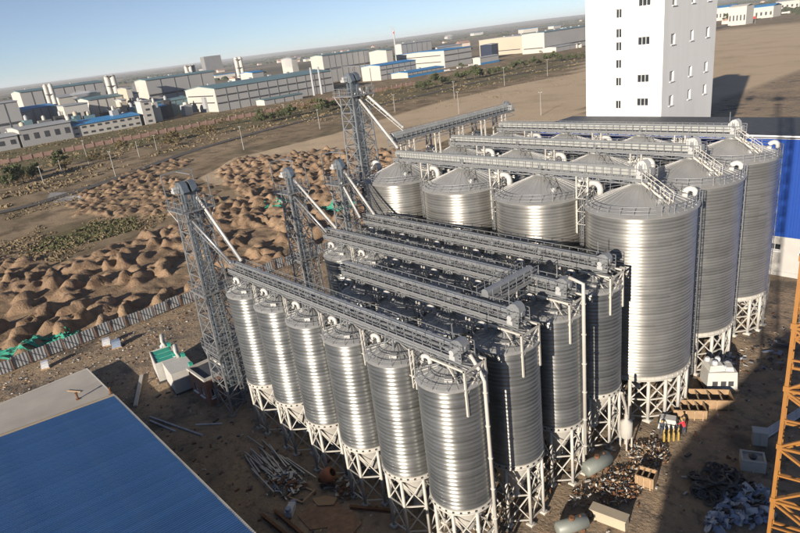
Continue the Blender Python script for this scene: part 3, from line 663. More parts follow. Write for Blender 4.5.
# ================================================================ BUCKET ELEVATOR TOWERS
def elevator_tower(label, x, y, h, half, nleg, spouts, rz=0.0, big=False):
    root = thing('elevator_tower', label, 'tower', (x, y, 0), rz, 'bucket elevator towers')
    top = h-3.2
    zs = list(np.arange(0, top+0.1, top/round(top/2.6)))
    hw = lambda z: half*(1.0-0.36*z/top)
    C = [(-1, -1), (1, -1), (1, 1), (-1, 1)]
    for sx, sy in C:
        l = MB(); l.bar((sx*hw(0), sy*hw(0), 0.05), (sx*hw(top), sy*hw(top), top+1.0), 0.2); l.box((sx*hw(0), sy*hw(0), 0.08), (0.6, 0.6, 0.16)); l.build('leg', 'steel', root)
    b = MB()
    for k in range(len(zs)-1):
        z0, z1 = zs[k], zs[k+1]
        for e in range(4):
            p, q = C[e], C[(e+1) % 4]; P = lambda c, z: (c[0]*hw(z), c[1]*hw(z), z)
            b.bar(P(p, z0), P(q, z1), 0.1); b.bar(P(q, z0), P(p, z1), 0.1); b.bar(P(p, (z0+z1)/2), P(q, (z0+z1)/2), 0.07); b.bar(P(p, z1), P(q, z1), 0.11)
    b.build('lattice', 'steel', root)
    # paired elevator trunks
    for n in range(nleg):
        oy = (n-(nleg-1)/2)*1.05
        for sx in (-0.42, 0.42):
            t = MB(); t.box((sx, oy, (h-1.4)/2+0.4), (0.30, 0.38, h-1.4))
            z = 2.0
            while z < h-2: t.box((sx, oy, z), (0.38, 0.46, 0.07)); z += 2.0
            t.build('elevator_trunk', 'hood_steel', root)
        t = MB(); prof = [(-0.85, 0), (0.85, 0), (1.15, 0.25), (0.85, 0.75)]+[(0.85*math.cos(a), 0.75+0.65*math.sin(a)) for a in np.linspace(0.35, math.pi, 7)]
        t.prism(prof, (0, oy+0.36, h-1.4), (1, 0, 0), (0, -1, 0), (0, 0, 1), 0.72); fix_normals(t.build('head_hood', 'hood_steel', root))
        t = MB(); t.tube([(-0.1, oy-0.4, h-0.7), (-0.1, oy-1.1, h-0.7)], 0.25, 10); t.box((-0.35, oy-0.75, h-1.05), (0.9, 0.6, 0.35)); t.build('motor', 'grey_paint', root)
        t = MB(); t.box((0, oy, 0.55), (1.5, 0.62, 0.95)); t.build('boot', 'hood_steel', root)
    # platforms with railings
    for z, ex in ((top, 0.75), (top*0.62, 0.35), (top*0.33, 0.35)):
        a = hw(z)+ex; d = MB()
        for sy in (-1, 1): d.box((0, sy*(a+0.55)/2, z), (2*a, a-0.55, 0.06))
        d.box((-(a+0.75)/2, 0, z), (a-0.75, 1.1, 0.06)); d.box(((a+0.75)/2, 0, z), (a-0.75, 1.1, 0.06))
        pf = d.build('platform', 'grating', root); r = MB()
        for e in range(4):
            p, q = C[e], C[(e+1) % 4]
            for dz in (0.55, 1.1): r.bar((p[0]*a, p[1]*a, z+dz), (q[0]*a, q[1]*a, z+dz), 0.05)
            for k in range(4): t = k/4; r.bar((a*(p[0]+(q[0]-p[0])*t), a*(p[1]+(q[1]-p[1])*t), z), (a*(p[0]+(q[0]-p[0])*t), a*(p[1]+(q[1]-p[1])*t), z+1.1), 0.05)
            r.bar((p[0]*a, p[1]*a, z-0.06), (q[0]*a, q[1]*a, z-0.06), 0.12); r.bar((p[0]*a, p[1]*a, z), (p[0]*hw(max(z-1.8, 0)), p[1]*hw(max(z-1.8, 0)), z-1.8), 0.08)
        r.build('railing', 'steel', pf)
    # hoist frame above the head
    f = MB(); a = hw(top)+0.6
    for s in (-1, 1):
        f.bar((-a, s*a, top), (-a, s*a, h+0.9), 0.1); f.bar((a, s*a, top), (a, s*a, h+0.3), 0.08)
    f.bar((-a, -a, h+0.9), (-a, a, h+0.9), 0.1); f.bar((-a, 0, h+0.9), (a, 0, h+0.9), 0.1)
    f.build('hoist_frame', 'steel', root)
    l = MB()
    for k in (-0.2, 0.2): l.bar((half+0.15, k, 0.2), (hw(top)+0.15, k, top+1), 0.06)
    for z in np.arange(0.5, top, 0.35): l.bar((half+0.15-0.36*half*z/top, -0.2, z), (half+0.15-0.36*half*z/top, 0.2, z), 0.035)
    for z in np.arange(2.5, top, 0.9):
        xx = half+0.15-0.36*half*z/top; hp = [(xx+0.35*math.sin(t), 0.36*math.cos(t), z) for t in [math.pi*k/5 for k in range(6)]]
        for p, q in zip(hp[:-1], hp[1:]): l.bar(p, q, 0.045)
    l.build('ladder', 'steel', root)
    for p, q, r_, m_ in spouts:
        s = MB(); s.tube([p, q], r_, 10); d = (Vector(q)-Vector(p))
        for t in (0.02, 0.34, 0.66, 0.98): c = Vector(p)+d*t; s.tube([c-d.normalized()*0.05, c+d.normalized()*0.05], r_*1.35, 10)
        s.build('spout', m_, root, True)
        # stay truss under the spout
        u = MB(); lo = Vector((0, 0, -0.9)); P, Q = Vector(p)+lo, Vector(q)+lo*0.6; u.bar(P, Q, 0.08)
        for k in range(7): t = k/7; u.bar(P+(Q-P)*t, Vector(p)+d*(t+0.07), 0.05)
        u.build('spout_stay', 'steel', root)
    return root
GZ = 20.6
elevator_tower('lattice elevator tower standing beside the brick hut at the front slim row', -39.0, -1.3, 30.2, 2.0, 2, [((0.9, 0.6, 28.2), (6.6, 1.6, 21.0), 0.17, 'white_duct'), ((0.8, -1.0, 26.4), (6.0, 0.6, 20.9), 0.14, 'steel')])
elevator_tower('lattice elevator tower with a bright slanting spout feeding the third slim gallery', -41.0, 13.7, 28.3, 1.6, 1, [((0.9, 0.1, 26.6), (9.0, 0, GZ+0.4), 0.16, 'white_duct'), ((0.7, -0.6, 25), (8.0, -0.9, GZ), 0.13, 'steel')])
elevator_tower('lattice elevator tower with a bright slanting spout feeding the rear slim gallery', -38.9, 20.6, 28.0, 1.6, 1, [((0.9, 0.1, 26.3), (6.3, 0, GZ+0.2), 0.16, 'white_duct'), ((0.7, -0.8, 25.5), (4.9, -1.4, GZ), 0.14, 'white_duct')])
elevator_tower('tallest lattice elevator tower with two long white spouts beside the wide silos', -46.0, 30.5, 38.6, 2.3, 2, [((0.9, 0.5, 36.2), (6.6, 3.4, 29.9), 0.19, 'white_duct'), ((0.8, -0.4, 35.6), (8.6, 0.0, 27.6), 0.19, 'white_duct')])
# feed bridges from towers to the galleries
def downpipe(label, pts, r_, m_='white_steel', name='discharge_pipe'):
    m = MB(); m.tube(pts, r_, 10); z0, z1 = pts[-1][2], pts[1][2]
    for z in np.arange(z0+1, z1, 3.0): m.tube([(pts[-1][0], pts[-1][1], z-0.05), (pts[-1][0], pts[-1][1], z+0.05)], r_*1.4, 10)
    return tag(m.build(name, m_, None, True), label, 'pipe', 'discharge pipes down the silo ends')
downpipe('pale discharge pipe running down the nearest slim silo at the picture centre', [(1.9, 0.3, 20.0), (2.55, 0.45, 18.9), (2.96, 0.5, 18.0), (2.96, 0.5, 1.0)], 0.15)
downpipe('tall pale discharge pipe running down the third slim row silo', [(1.7, 13.9, 21.3), (2.98, 14.1, 20.9), (2.98, 14.1, 18.0), (2.98, 14.1, 3.0)], 0.17)

# ================================================================ WHITE MILL TOWER AND BLUE MILL HALL
def wall_with_openings(mb, P0, ax, nrm, W, H, rects, depth):
    """wall in plane P0 + u*ax + v*z with real holes and reveals (rects: u0,v0,u1,v1)"""
    P0, ax, nrm = Vector(P0), Vector(ax), Vector(nrm); us = sorted({0, W, *[r[0] for r in rects], *[r[2] for r in rects]}); vs = sorted({0, H, *[r[1] for r in rects], *[r[3] for r in rects]})
    pt = lambda u, v, d=0: P0+ax*u+Vector((0, 0, v))-nrm*d
    for a, b in zip(us[:-1], us[1:]):
        for c, e in zip(vs[:-1], vs[1:]):
            if any(r[0] < (a+b)/2 < r[2] and r[1] < (c+e)/2 < r[3] for r in rects): continue
            mb.add([pt(a, c), pt(b, c), pt(b, e), pt(a, e)], [(0, 1, 2, 3)])
    for a, c, b, e in rects:
        for q in (((a, c), (a, e)), ((a, e), (b, e)), ((b, e), (b, c)), ((b, c), (a, c))):
            mb.add([pt(*q[0]), pt(*q[1]), pt(*q[1], depth), pt(*q[0], depth)], [(0, 1, 2, 3)])
def add_window(root, P0, ax, nrm, r, depth, cols=2, sill=True):
    P0, ax, nrm = Vector(P0), Vector(ax), Vector(nrm); a, c, b, e = r; pt = lambda u, v, d: P0+ax*u+Vector((0, 0, v))-nrm*d
    f = MB(); t = 0.09; d = depth*0.8
    f.bar(pt(a, c+t/2, d), pt(b, c+t/2, d), 0.08, t); f.bar(pt(a, e-t/2, d), pt(b, e-t/2, d), 0.08, t)
    for k in range(cols+1): u = a+t/2+(b-a-t)*k/cols; f.bar(pt(u, c, d+.01), pt(u, e, d+.01), t, 0.07)
    o = f.build('window', 'frame_white', root)
    MB().add([pt(a, c, depth), pt(b, c, depth), pt(b, e, depth), pt(a, e, depth)], [(0, 1, 2, 3)]).build('pane', 'glass_dark', o)
    if sill: MB().bar(pt(a-0.15, c-0.08, -0.08), pt(b+0.15, c-0.08, -0.08), 0.3, 0.12).build('sill', 'frame_white', o)
TX0, TX1, TY0, TY1, TH = -43.7, -27.1, 92.0, 116.4, 72.0
tw = thing('mill_tower', 'tall plain white mill tower with small dark windows', 'building', ((TX0+TX1)/2, (TY0+TY1)/2, 0))
ox, oy = (TX0+TX1)/2, (TY0+TY1)/2
W1_, D1_ = TX1-TX0, TY1-TY0
mb = MB(); fr = []; rr = []
for z in (60, 56, 49.3, 45.7, 42.0, 38.3, 35.8, 32.4, 28.9, 24.3): fr.append((-36.35-TX0-0.65, z-0.85, -36.35-TX0+0.65, z+0.85))
for z in (57, 50.5, 43.4, 36.3, 29.2, 24.6): fr.append((-31.1-TX0-1.25, z-0.6, -31.1-TX0+1.25, z+0.95))
for z in (57, 50.5, 43.3, 36.2, 29.2, 24.5):
    for y, hw_ in ((96.1, 0.85), (104.5, 0.7), (112.2, 0.8)): rr.append((y-TY0-hw_, z-1.0, y-TY0+hw_, z+0.95))
wall_with_openings(mb, (TX0-ox, TY0-oy, 0), (1, 0, 0), (0, -1, 0), W1_, TH, fr, 0.35)
wall_with_openings(mb, (TX1-ox, TY0-oy, 0), (0, 1, 0), (1, 0, 0), D1_, TH, rr, 0.35)
wall_with_openings(mb, (TX1-ox, TY1-oy, 0), (-1, 0, 0), (0, 1, 0), W1_, TH, [], 0.35)
wall_with_openings(mb, (TX0-ox, TY1-oy, 0), (0, -1, 0), (-1, 0, 0), D1_, TH, [], 0.35)
mb.build('wall', 'tower_white', tw)
for r in fr: add_window(tw, (TX0-ox, TY0-oy, 0), (1, 0, 0), (0, -1, 0), r, 0.35, 2 if r[2]-r[0] < 1.5 else 3, r[2]-r[0] > 1.5)
for r in rr: add_window(tw, (TX1-ox, TY0-oy, 0), (0, 1, 0), (1, 0, 0), r, 0.35, 2)
m = MB(); m.box((0, 0, TH+0.1), (W1_+0.3, D1_+0.3, 0.4)); m.box((0, 3, TH+2.2), (8, 9, 4)); m.build('roof', 'tower_white', tw)
# hall
HX0, HX1, HY0, HY1, HZP, HZT = -46.0, 46.0, 74.0, 90.5, 6.6, 21.9
hl = thing('mill_hall', 'long mill hall with royal blue upper cladding over a white base wall', 'building', (0, 82, 0))
mb = MB(); wr = []
for x in np.arange(HX0+3, HX1-4, 5.2): wr.append((x-HX0, 4.2, x-HX0+2.6, 5.3))
wr.append((60-3, 0.05, 60+1.0, 3.4))
wall_with_openings(mb, (HX0, HY0-82, 0), (1, 0, 0), (0, -1, 0), HX1-HX0, HZP, wr, 0.3)
wall_with_openings(mb, (HX1, HY0-82, 0), (0, 1, 0), (1, 0, 0), HY1-HY0, HZP, [], 0.3)
wall_with_openings(mb, (HX0, HY1-82, 0), (0, -1, 0), (-1, 0, 0), HY1-HY0, HZP, [], 0.3)
mb.box((0, HY0-82.06, 0.4), (HX1-HX0-.4, 0.1, 0.75))
mb.build('base_wall', 'plinth_white', hl)
for r in wr[:-1]: add_window(hl, (HX0, HY0-82, 0), (1, 0, 0), (0, -1, 0), r, 0.3, 3)
add_window(hl, (HX0, HY0-82, 0), (1, 0, 0), (0, -1, 0), wr[-1], 0.3, 2, False)
npan = 46; pw = (HX1-HX0+0.3)/npan; c0 = None
for k in range(npan):
    if c0 is None:
        m = MB(); prof = []
        for s in range(5): u = s*pw/5; prof += [(u+0.0, -0.03), (u+pw/5*0.55, -0.03), (u+pw/5*0.65, -0.07), (u+pw/5*0.9, -0.07)]
        prof += [(pw, -0.03), (pw, 0.12), (0, 0.12)]
        vs = [(u, v, 0) for u, v in prof]+[(u, v, HZT-HZP) for u, v in prof]; n = len(prof)
        m.add(vs, [tuple(range(n))[::-1], tuple(range(n, 2*n))]+[(q, (q+1) % n, n+(q+1) % n, n+q) for q in range(n)])
        c0 = o = fix_normals(m.build('cladding_panel', 'blue_clad', hl))
    else: o = c0.copy(); COL.objects.link(o)
    o.location = (HX0-0.15+k*pw, HY0-82-0.12, HZP)
m = MB(); m.box((HX1+0.07, (HY1-HY0)/2+HY0-82, (HZP+HZT)/2), (0.14, HY1-HY0, HZT-HZP)); m.box((HX0-0.07, (HY1-HY0)/2+HY0-82, (HZP+HZT)/2), (0.14, HY1-HY0, HZT-HZP)); m.box((0, HY1-82+.07, HZT/2), (HX1-HX0, 0.14, HZT-.1)); m.build('end_cladding', 'blue_clad', hl)
m = MB(); m.box((0, (HY0+HY1)/2-82, HZT+0.12), (HX1-HX0+0.7, HY1-HY0+0.7, 0.2)); m.build('roof', 'tar', hl)
m = MB(); m.box((0, HY0-82-0.24, HZT+0.2), (HX1-HX0+0.9, 0.12, 0.5)); m.build('parapet_trim', 'frame_white', hl)
# unseen block added behind the viewpoint, sized to shade the right of the yard
NW, ND, NH = 50.0, 34.0, 24.0
nb = thing('shade_block', 'unseen broad white block behind the viewpoint, added to shade the right of the yard', 'building', (33.0+NW/2, -43, 0))
mb = MB(); rects = [(x, z, x+1.6, z+1.8) for x in np.arange(3, 46, 5) for z in np.arange(3, 20, 5)]
wall_with_openings(mb, (-NW/2, -ND/2, 0), (1, 0, 0), (0, -1, 0), NW, NH, [], 0.3); wall_with_openings(mb, (NW/2, -ND/2, 0), (0, 1, 0), (1, 0, 0), ND, NH, [], 0.3)
wall_with_openings(mb, (NW/2, ND/2, 0), (-1, 0, 0), (0, 1, 0), NW, NH, rects, 0.3); wall_with_openings(mb, (-NW/2, ND/2, 0), (0, -1, 0), (-1, 0, 0), ND, NH, [], 0.3)
mb.build('wall', 'tower_white', nb); MB().box((0, 0, NH+0.2), (NW+0.4, ND+0.4, 0.5)).build('roof', 'grey_roof', nb)
for r in rects: add_window(nb, (NW/2, ND/2, 0), (-1, 0, 0), (0, 1, 0), r, 0.3, 2)
# ================================================================ BLUE-ROOFED SHED, LOW GREY ROOF, FENCE, HUT
SX0, SX1, SY1, SY0, SZ, RISE = -42.3, 1.0, -14.9, -58.0, 7.0, 1.9
sh = thing('workshop', 'large workshop with a bright blue ribbed sheet roof at the lower left', 'building', ((SX0+SX1)/2, SY1, 0))
bx_ = (SX0+SX1)/2; ridge = -21.5
m = MB(); prof = [(-0.6, 0), (-0.6, SZ-0.25), (ridge, SZ-0.25+RISE), (SY0-SY1+0.6, SZ-0.25), (SY0-SY1+0.6, 0)]
m.prism(prof, (SX0-bx_+0.4, 0, 0), (0, 1, 0), (1, 0, 0), (0, 0, 1), SX1-SX0-0.8); fix_normals(m.build('wall', 'plinth_white', sh))
npan = 42; pw = (SX1-SX0)/npan
for side in (0, 1):
    c0 = None
    for k in range(npan):
        if c0 is None:
            m = MB(); prof = []
            for q in range(4): u = q*pw/4; prof += [(u, 0.0), (u+pw/4*0.55, 0.0), (u+pw/4*0.68, 0.075), (u+pw/4*0.88, 0.075)]
            prof += [(pw-0.015, 0.0), (pw-0.015, -0.05), (0, -0.05)]
            a = Vector((0, 0.15, SZ)) if side == 0 else Vector((0, SY0-SY1-0.15, SZ)); b_ = Vector((0, ridge, SZ+RISE))
            n = len(prof); vs = [a+Vector((u, 0, v)) for u, v in prof]+[b_+Vector((u, 0, v)) for u, v in prof]
            m.add(vs, [tuple(range(n))[::-1], tuple(range(n, 2*n))]+[(q, (q+1) % n, n+(q+1) % n, n+q) for q in range(n)])
            c0 = o = fix_normals(m.build('roof_sheet', 'blue_roof', sh))
        else: o = c0.copy(); COL.objects.link(o)
        o.location = (SX0-bx_+k*pw, 0, random.uniform(-0.012, 0.012))
m = MB()
m.bar((SX0-bx_-0.06, 0.2, SZ+0.06), (SX0-bx_-0.06, ridge, SZ+RISE+0.06), 0.22, 0.3); m.bar((SX0-bx_-0.06, SY0-SY1, SZ+0.06), (SX0-bx_-0.06, ridge, SZ+RISE+0.06), 0.22, 0.3)
m.build('verge_trim', 'cream_paint', sh)
m = MB(); m.box((0, 0.28, SZ-0.10), (SX1-SX0, 0.2, 0.2)); m.build('gutter', 'white_sheet', sh)
# low grey roof beside it
g0 = at(88, 368, 1.5); g1 = at(111, 398, 1.5)
gx0, gx1, gy1 = g0[0], -43.2, (g0[1]+g1[1])/2+0.1
gr = thing('low_store', 'low store with a weathered grey sheet roof beside the blue roof', 'building', ((gx0+gx1)/2, gy1, 0))
hw_ = (gx1-gx0)/2
MB().box((0, -18.2, 0.62), (2*hw_-0.4, 36, 1.24)).build('wall', 'concrete', gr)
npan = 8; pw = 2*hw_/npan
for k in range(npan):
    m = MB(); m.box((-hw_+(k+.5)*pw, -18.2, 1.36+0.015*(k % 2)), (pw-0.015, 36.5, 0.2)); m.build('roof_sheet', 'grey_roof', gr)
m = MB(); m.box((-hw_-0.08, -18.2, 1.45), (0.14, 36.6, 0.14)); m.box((0, 0.12, 1.45), (2*hw_, 0.12, 0.14)); m.build('edge_trim', 'white_sheet', gr)
for lab, px, rz in (('stubby rusty pipe standing on the low grey roof', (78, 399), 0), ('rusty bolt stub at the corner where the grey roof meets the blue', (111, 394), 0)):
    p = at(*px, 1.5); m = MB(); m.tube([(0, 0, 0), (0, 0, 1.0)], 0.14, 10); m.tube([(0, 0, 0.9), (0, 0, 1.02)], 0.2, 10); m.box((0, 0, 0.03), (0.5, 0.5, 0.06))
    tag(m.build('vent_stub', 'rust', None, False, (p[0], p[1], 1.475)), lab, 'pipe')
p = at(74, 391, 1.5); m = MB(); m.bar((0, 0, 0.05), (2.1, 1.2, 0.05), 0.2, 0.08); tag(m.build('timber_plank', 'timber', None, False, (p[0]-1, p[1]-.6, 1.475)), 'dark plank lying on the low grey roof', 'plank')
# hoarding along the spoil field
fx = -79.8
fe = thing('site_fence', 'grey sheet metal hoarding between the yard and the spoil field', 'fence', (fx, 0, 0))
c0 = p0 = None; ys = np.arange(-46, 62, 2.6)
for k, y in enumerate(ys):
    if c0 is None:
        m = MB(); nn = 20; pts = []
        for q in range(nn+1): pts.append((0.022*(1 if q % 4 in (1, 2) else -1)+0.0, q*2.5/nn))
        vs = [(a, b, 0.12) for a, b in pts]+[(a, b, 2.2) for a, b in pts]+[(a+0.03, b, 0.12) for a, b in pts]+[(a+0.03, b, 2.2) for a, b in pts]; N = nn+1
        fsx = []
        for q in range(nn): fsx += [(q, q+1, N+q+1, N+q), (2*N+q+1, 2*N+q, 3*N+q, 3*N+q+1), (N+q, N+q+1, 3*N+q+1, 3*N+q)]
        m.add(vs, fsx); c0 = o = m.build('sheet_panel', 'fence_sheet', fe)
        m = MB(); m.box((0.1, 0, 1.15), (0.12, 0.12, 2.3)); m.bar((0.15, 0, 1.9), (1.3, 0, 0.05), 0.07); p0 = q_ = m.build('post', 'rust', fe)
    else:
        o = c0.copy(); COL.objects.link(o); q_ = p0.copy(); COL.objects.link(q_)
    o.location = (random.uniform(-.12, .12), y+0.05, random.uniform(-.12, .08)); o.rotation_euler = (random.uniform(-.03, .03), random.uniform(-.10, .10), random.uniform(-.03, .03)); q_.location = (0, y, 0)
# brick hut with a flat tarred roof
bh = thing('brick_hut', 'small brick hut with a flat tarred roof at the foot of the elevator tower', 'building', (-44.0, -2.4, 0))
mb = MB(); w_, d_, h_ = 5.0, 3.6, 3.9; rc = [(1.0, 1.2, 2.0, 2.4), (3.0, 1.2, 4.0, 2.4)]; rd = [(0.5, 1.2, 1.5, 2.4), (2.2, 0.05, 3.1, 2.2)]
wall_with_openings(mb, (-w_/2, -d_/2, 0), (1, 0, 0), (0, -1, 0), w_, h_, rc, 0.22); wall_with_openings(mb, (w_/2, -d_/2, 0), (0, 1, 0), (1, 0, 0), d_, h_, rd, 0.22)
wall_with_openings(mb, (w_/2, d_/2, 0), (-1, 0, 0), (0, 1, 0), w_, h_, [], 0.2); wall_with_openings(mb, (-w_/2, d_/2, 0), (0, -1, 0), (-1, 0, 0), d_, h_, [], 0.2)
mb.build('wall', 'brick', bh)
for r in rc: add_window(bh, (-w_/2, -d_/2, 0), (1, 0, 0), (0, -1, 0), r, 0.22, 2)
add_window(bh, (w_/2, -d_/2, 0), (0, 1, 0), (1, 0, 0), rd[0], 0.22, 2); add_window(bh, (w_/2, -d_/2, 0), (0, 1, 0), (1, 0, 0), rd[1], 0.22, 1, False)
m = MB()
for s in (-1, 1): m.box((0, s*(d_/2-0.02), h_+0.16), (w_+0.3, 0.3, 0.34)); m.box((s*(w_/2-0.02), 0, h_+0.16), (0.3, d_-0.34, 0.34))
m.build('parapet', 'concrete_light', bh); MB().box((0, 0, h_-0.1), (w_-0.2, d_-0.2, 0.2)).build('roof', 'tar', bh)

# ================================================================ TOWER CRANE
cr = thing('tower_crane', 'orange lattice tower crane mast at the right edge', 'crane', (24.55, -5.0, 0), R(12))
hw_ = 0.9; H = 80.0; sec = 2.6; c0 = None
for k in range(int(H/sec)):
    if c0 is None:
        m = MB()
        for sx, sy in ((-1, -1), (1, -1), (1, 1), (-1, 1)): m.bar((sx*hw_, sy*hw_, 0), (sx*hw_, sy*hw_, sec), 0.13); m.box((sx*hw_, sy*hw_, 0.1), (0.2, 0.2, 0.22))
        Cn = [(-1, -1), (1, -1), (1, 1), (-1, 1)]
        for e in range(4):
            p, q = Cn[e], Cn[(e+1) % 4]; P = lambda c, z: (c[0]*hw_, c[1]*hw_, z)
            m.bar(P(p, 0), P(q, 0), 0.1); m.bar(P(p, 0.05), P(q, sec/2), 0.085); m.bar(P(q, sec/2), P(p, sec-.05), 0.085); m.bar(P(p, sec/2), P(q, sec/2), 0.07)
        m.bar((-hw_, -hw_, 0.0), (hw_, hw_, 0.0), 0.06)
        c0 = o = m.build('mast_section', 'crane_orange', cr)
        m = MB()
        for k_ in (-0.2, 0.2): m.bar((0.35, k_, 0), (0.35, k_, sec), 0.05)
        for z in np.arange(0.15, sec, 0.32): m.bar((0.35, -0.2, z), (0.35, 0.2, z), 0.03)
        l0 = l = m.build('ladder', 'crane_orange', o)
    else:
        o = c0.copy(); COL.objects.link(o); l = l0.copy(); COL.objects.link(l); l.parent = o
    o.location = (0, 0, k*sec)
m = MB(); m.box((0, 0, 0.4), (5, 5, 0.8)); m.build('base', 'concrete', cr)
m = MB(); m.lathe([(1.3, H), (1.5, H+0.3), (1.5, H+1.2), (1.0, H+1.5), (0.02, H+1.5)], 16); m.build('slewing_ring', 'crane_orange', cr)
ja = R(-20); jd = Vector((math.cos(ja), math.sin(ja), 0)); js = Vector((-jd.y, jd.x, 0))
m = MB()
def truss(m, d, L, z):
    n = int(L/2); t = Vector((0, 0, z+1.3)); b1, b2 = js*0.7+Vector((0, 0, z)), -js*0.7+Vector((0, 0, z))
    for c in (t, b1, b2): m.bar(c, c+d*L, 0.13)
    for k in range(n):
        a, e = d*(k*L/n), d*((k+1)*L/n); mid = (a+e)/2
        m.bar(b1+a, t+mid, 0.07); m.bar(t+mid, b1+e, 0.07); m.bar(b2+a, t+mid, 0.07); m.bar(t+mid, b2+e, 0.07); m.bar(b1+a, b2+e, 0.06)
truss(m, jd, 48, H+1.6); m.build('jib', 'crane_orange', cr)
m = MB(); truss(m, -jd, 14, H+1.6); m.build('counter_jib', 'crane_orange', cr)
m = MB(); q = -jd*12+Vector((0, 0, H+1.0)); m.box(q, (2.5, 2.0, 2.2), ja); m.build('counterweight', 'concrete', cr)
m = MB(); m.bar((0, 0, H+1.5), (0, 0, H+8), 0.5); m.bar((0, 0, H+8), jd*30+Vector((0, 0, H+2.9)), 0.06); m.bar((0, 0, H+8), -jd*12+Vector((0, 0, H+2.9)), 0.06); m.build('apex_mast', 'crane_orange', cr)
m = MB(); q = js*1.6+jd*0.8+Vector((0, 0, H+1.2)); m.box(q, (1.8, 1.4, 2.0), ja); m.build('cab', 'white_sheet', cr)

# ================================================================ YARD THINGS
def G(px, py, dz=0.0): p = at(px, py); return (float(p[0]), float(p[1]), gz(p[0], p[1])+dz)
def crate(label, loc, rz, L, W, H, ribs=4):
    o = thing('open_crate', label, 'crate', loc, rz, 'open plywood crates in the yard')
    t = 0.09
    for s in (-1, 1):
        MB().box((0, s*(W/2-t/2), H/2), (L, t, H)).build('side_panel', 'plywood', o); MB().box((s*(L/2-t/2), 0, H/2), (t, W-2*t-.01, H)).build('end_panel', 'plywood', o)
        m = MB()
        for k in range(ribs): m.box((-L/2+L*(k+.5)/ribs, s*(W/2+0.05), H/2), (0.12, 0.1, H)); m.bar((-L/2, s*(W/2+.045), H*0.08+0), (L/2, s*(W/2+.045), H*0.08), 0.08, 0.1)
        m.build('batten', 'timber', o)
    MB().box((0, 0, 0.06), (L-2*t, W-2*t, 0.1)).build('floor', 'timber', o)
    for k in range(ribs-1): MB().box((-L/2+L*(k+1)/ribs, 0, H-0.1), (0.12, W-0.02-2*t, 0.12)).build('cross_bar', 'timber', o)
    return o
crate('long open plywood crate beside the wrapped machine, nearer the wide silos', G(708, 404), R(34), 4.8, 2.3, 1.3)
crate('open plywood crate lying in front of the longer one', G(688, 414), R(34), 3.4, 2.1, 1.2)
crate('small open tan crate at the shadow edge below the workers', G(646, 483), R(12), 1.7, 1.5, 1.3, 3)
def contents(loc, rz, L, W, z, seed, mname='dark_steel'):
    r = random.Random(seed); m = MB()
    for k in range(14): m.bar((r.uniform(-L, L)/2, r.uniform(-W, W)/2, z+r.uniform(0, .3)), (r.uniform(-L, L)/2, r.uniform(-W, W)/2, z+r.uniform(0, .4)), r.uniform(.08, .25))
    return m
def beam(label, a, b, w_, h_, m='steel', name='steel_beam', group=None, flange=True):
    a, b = Vector(a), Vector(b); d = (b-a); L = d.length; mb = MB()
    if flange:
        for z in (0.02, h_-0.02): mb.box((L/2, 0, z), (L, w_, 0.04))
        mb.box((L/2, 0, h_/2), (L, 0.04, h_-0.06))
    else: mb.tube([(0, 0, h_/2), (L, 0, h_/2)], h_/2, 8)
    o = mb.build(name, m, None, False, a); o.rotation_euler = (0, -math.asin(d.z/L), math.atan2(d.y, d.x)); return tag(o, label, 'beam', group)
# wrapped machine (stack of white cabinets)
wm = thing('wrapped_machine', 'bulky white wrapped machine standing beside the wide silo legs', 'machine', G(718, 386), R(38), None)
MB().box((0, 0, 0.2), (3.6, 3.0, 0.4)).build('pallet', 'timber', wm)
m = MB(); m.box((0, 0, 1.5), (3.3, 2.7, 2.2), 0, 0.94); m.box((-0.6, 0.1, 2.9), (1.8, 2.2, 0.7), 0.1, 0.8); m.box((0.9, -0.2, 2.8), (0.9, 1.6, 0.45), -0.1, 0.8); m.build('cabinet', 'white_sheet', wm)
for k in range(5): MB().lathe([(0.02, 0), (0.32, 0), (0.32, 0.3), (0.2, 0.45), (0.02, 0.45)], 10, (-1.2+k*0.55, 0.5-(k % 2)*0.9)).build('fan_cowl', 'bag_white', wm, False, (0, 0, 2.6 if k > 2 else 3.25))
m = MB()
for s in (-0.8, 0.1, 0.9): m.box((s, -1.38, 1.2), (0.55, 0.06, 0.6)); m.box((1.68, s, 1.2), (0.06, 0.5, 0.7))
stuff(m.build('vent_grille', 'dark_steel', wm))
# small feed tank on legs
tk = thing('dosing_tank', 'pale upright dosing tank on legs between the slim and wide silos', 'tank', G(626, 447))
m = MB(); m.lathe([(0.2, 1.0), (0.62, 1.5), (0.62, 3.2), (0.2, 3.5), (0.2, 4.1), (0.02, 4.1)], 20); m.build('vessel', 'concrete_light', tk, True)
for a in range(4): m = MB(); c, s = math.cos(a*math.pi/2+.6)*0.56, math.sin(a*math.pi/2+.6)*0.56; m.bar((c, s, 0), (c, s, 2.1), 0.14); m.build('leg', 'white_steel', tk)
m = MB(); m.tube([(0, 0, 4.0), (0.2, -0.5, 5.2), (0.6, -2.2, 8.0)], 0.14, 8); m.build('inlet_pipe', 'white_steel', tk)
def lying_tank(label, loc, rz, L, r, mname='tank_green'):
    o = thing('lying_tank', label, 'tank', loc, rz); prof = [(0.02, -L/2-0.25*r), (r*0.6, -L/2-0.18*r), (r, -L/2), (r, L/2), (r*0.6, L/2+0.18*r), (0.02, L/2+0.25*r)]
    m = MB(); m.lathe(prof, 20); b = m.build('shell', mname, o, True); b.rotation_euler = (0, R(90), 0); b.location = (0, 0, r+0.12)
    for s in (-0.3, 0.3): MB().box((s*L, 0, 0.18), (0.3, r*1.6, 0.36)).build('saddle', 'rust', o)
    m = MB(); m.tube([(0, 0, 2*r), (0, 0, 2*r+0.35)], 0.25, 12); m.tube([(L*.3, 0, 2*r), (L*.3, 0, 2*r+0.3)], 0.1, 8); m.build('manhole', 'rust', o); return o
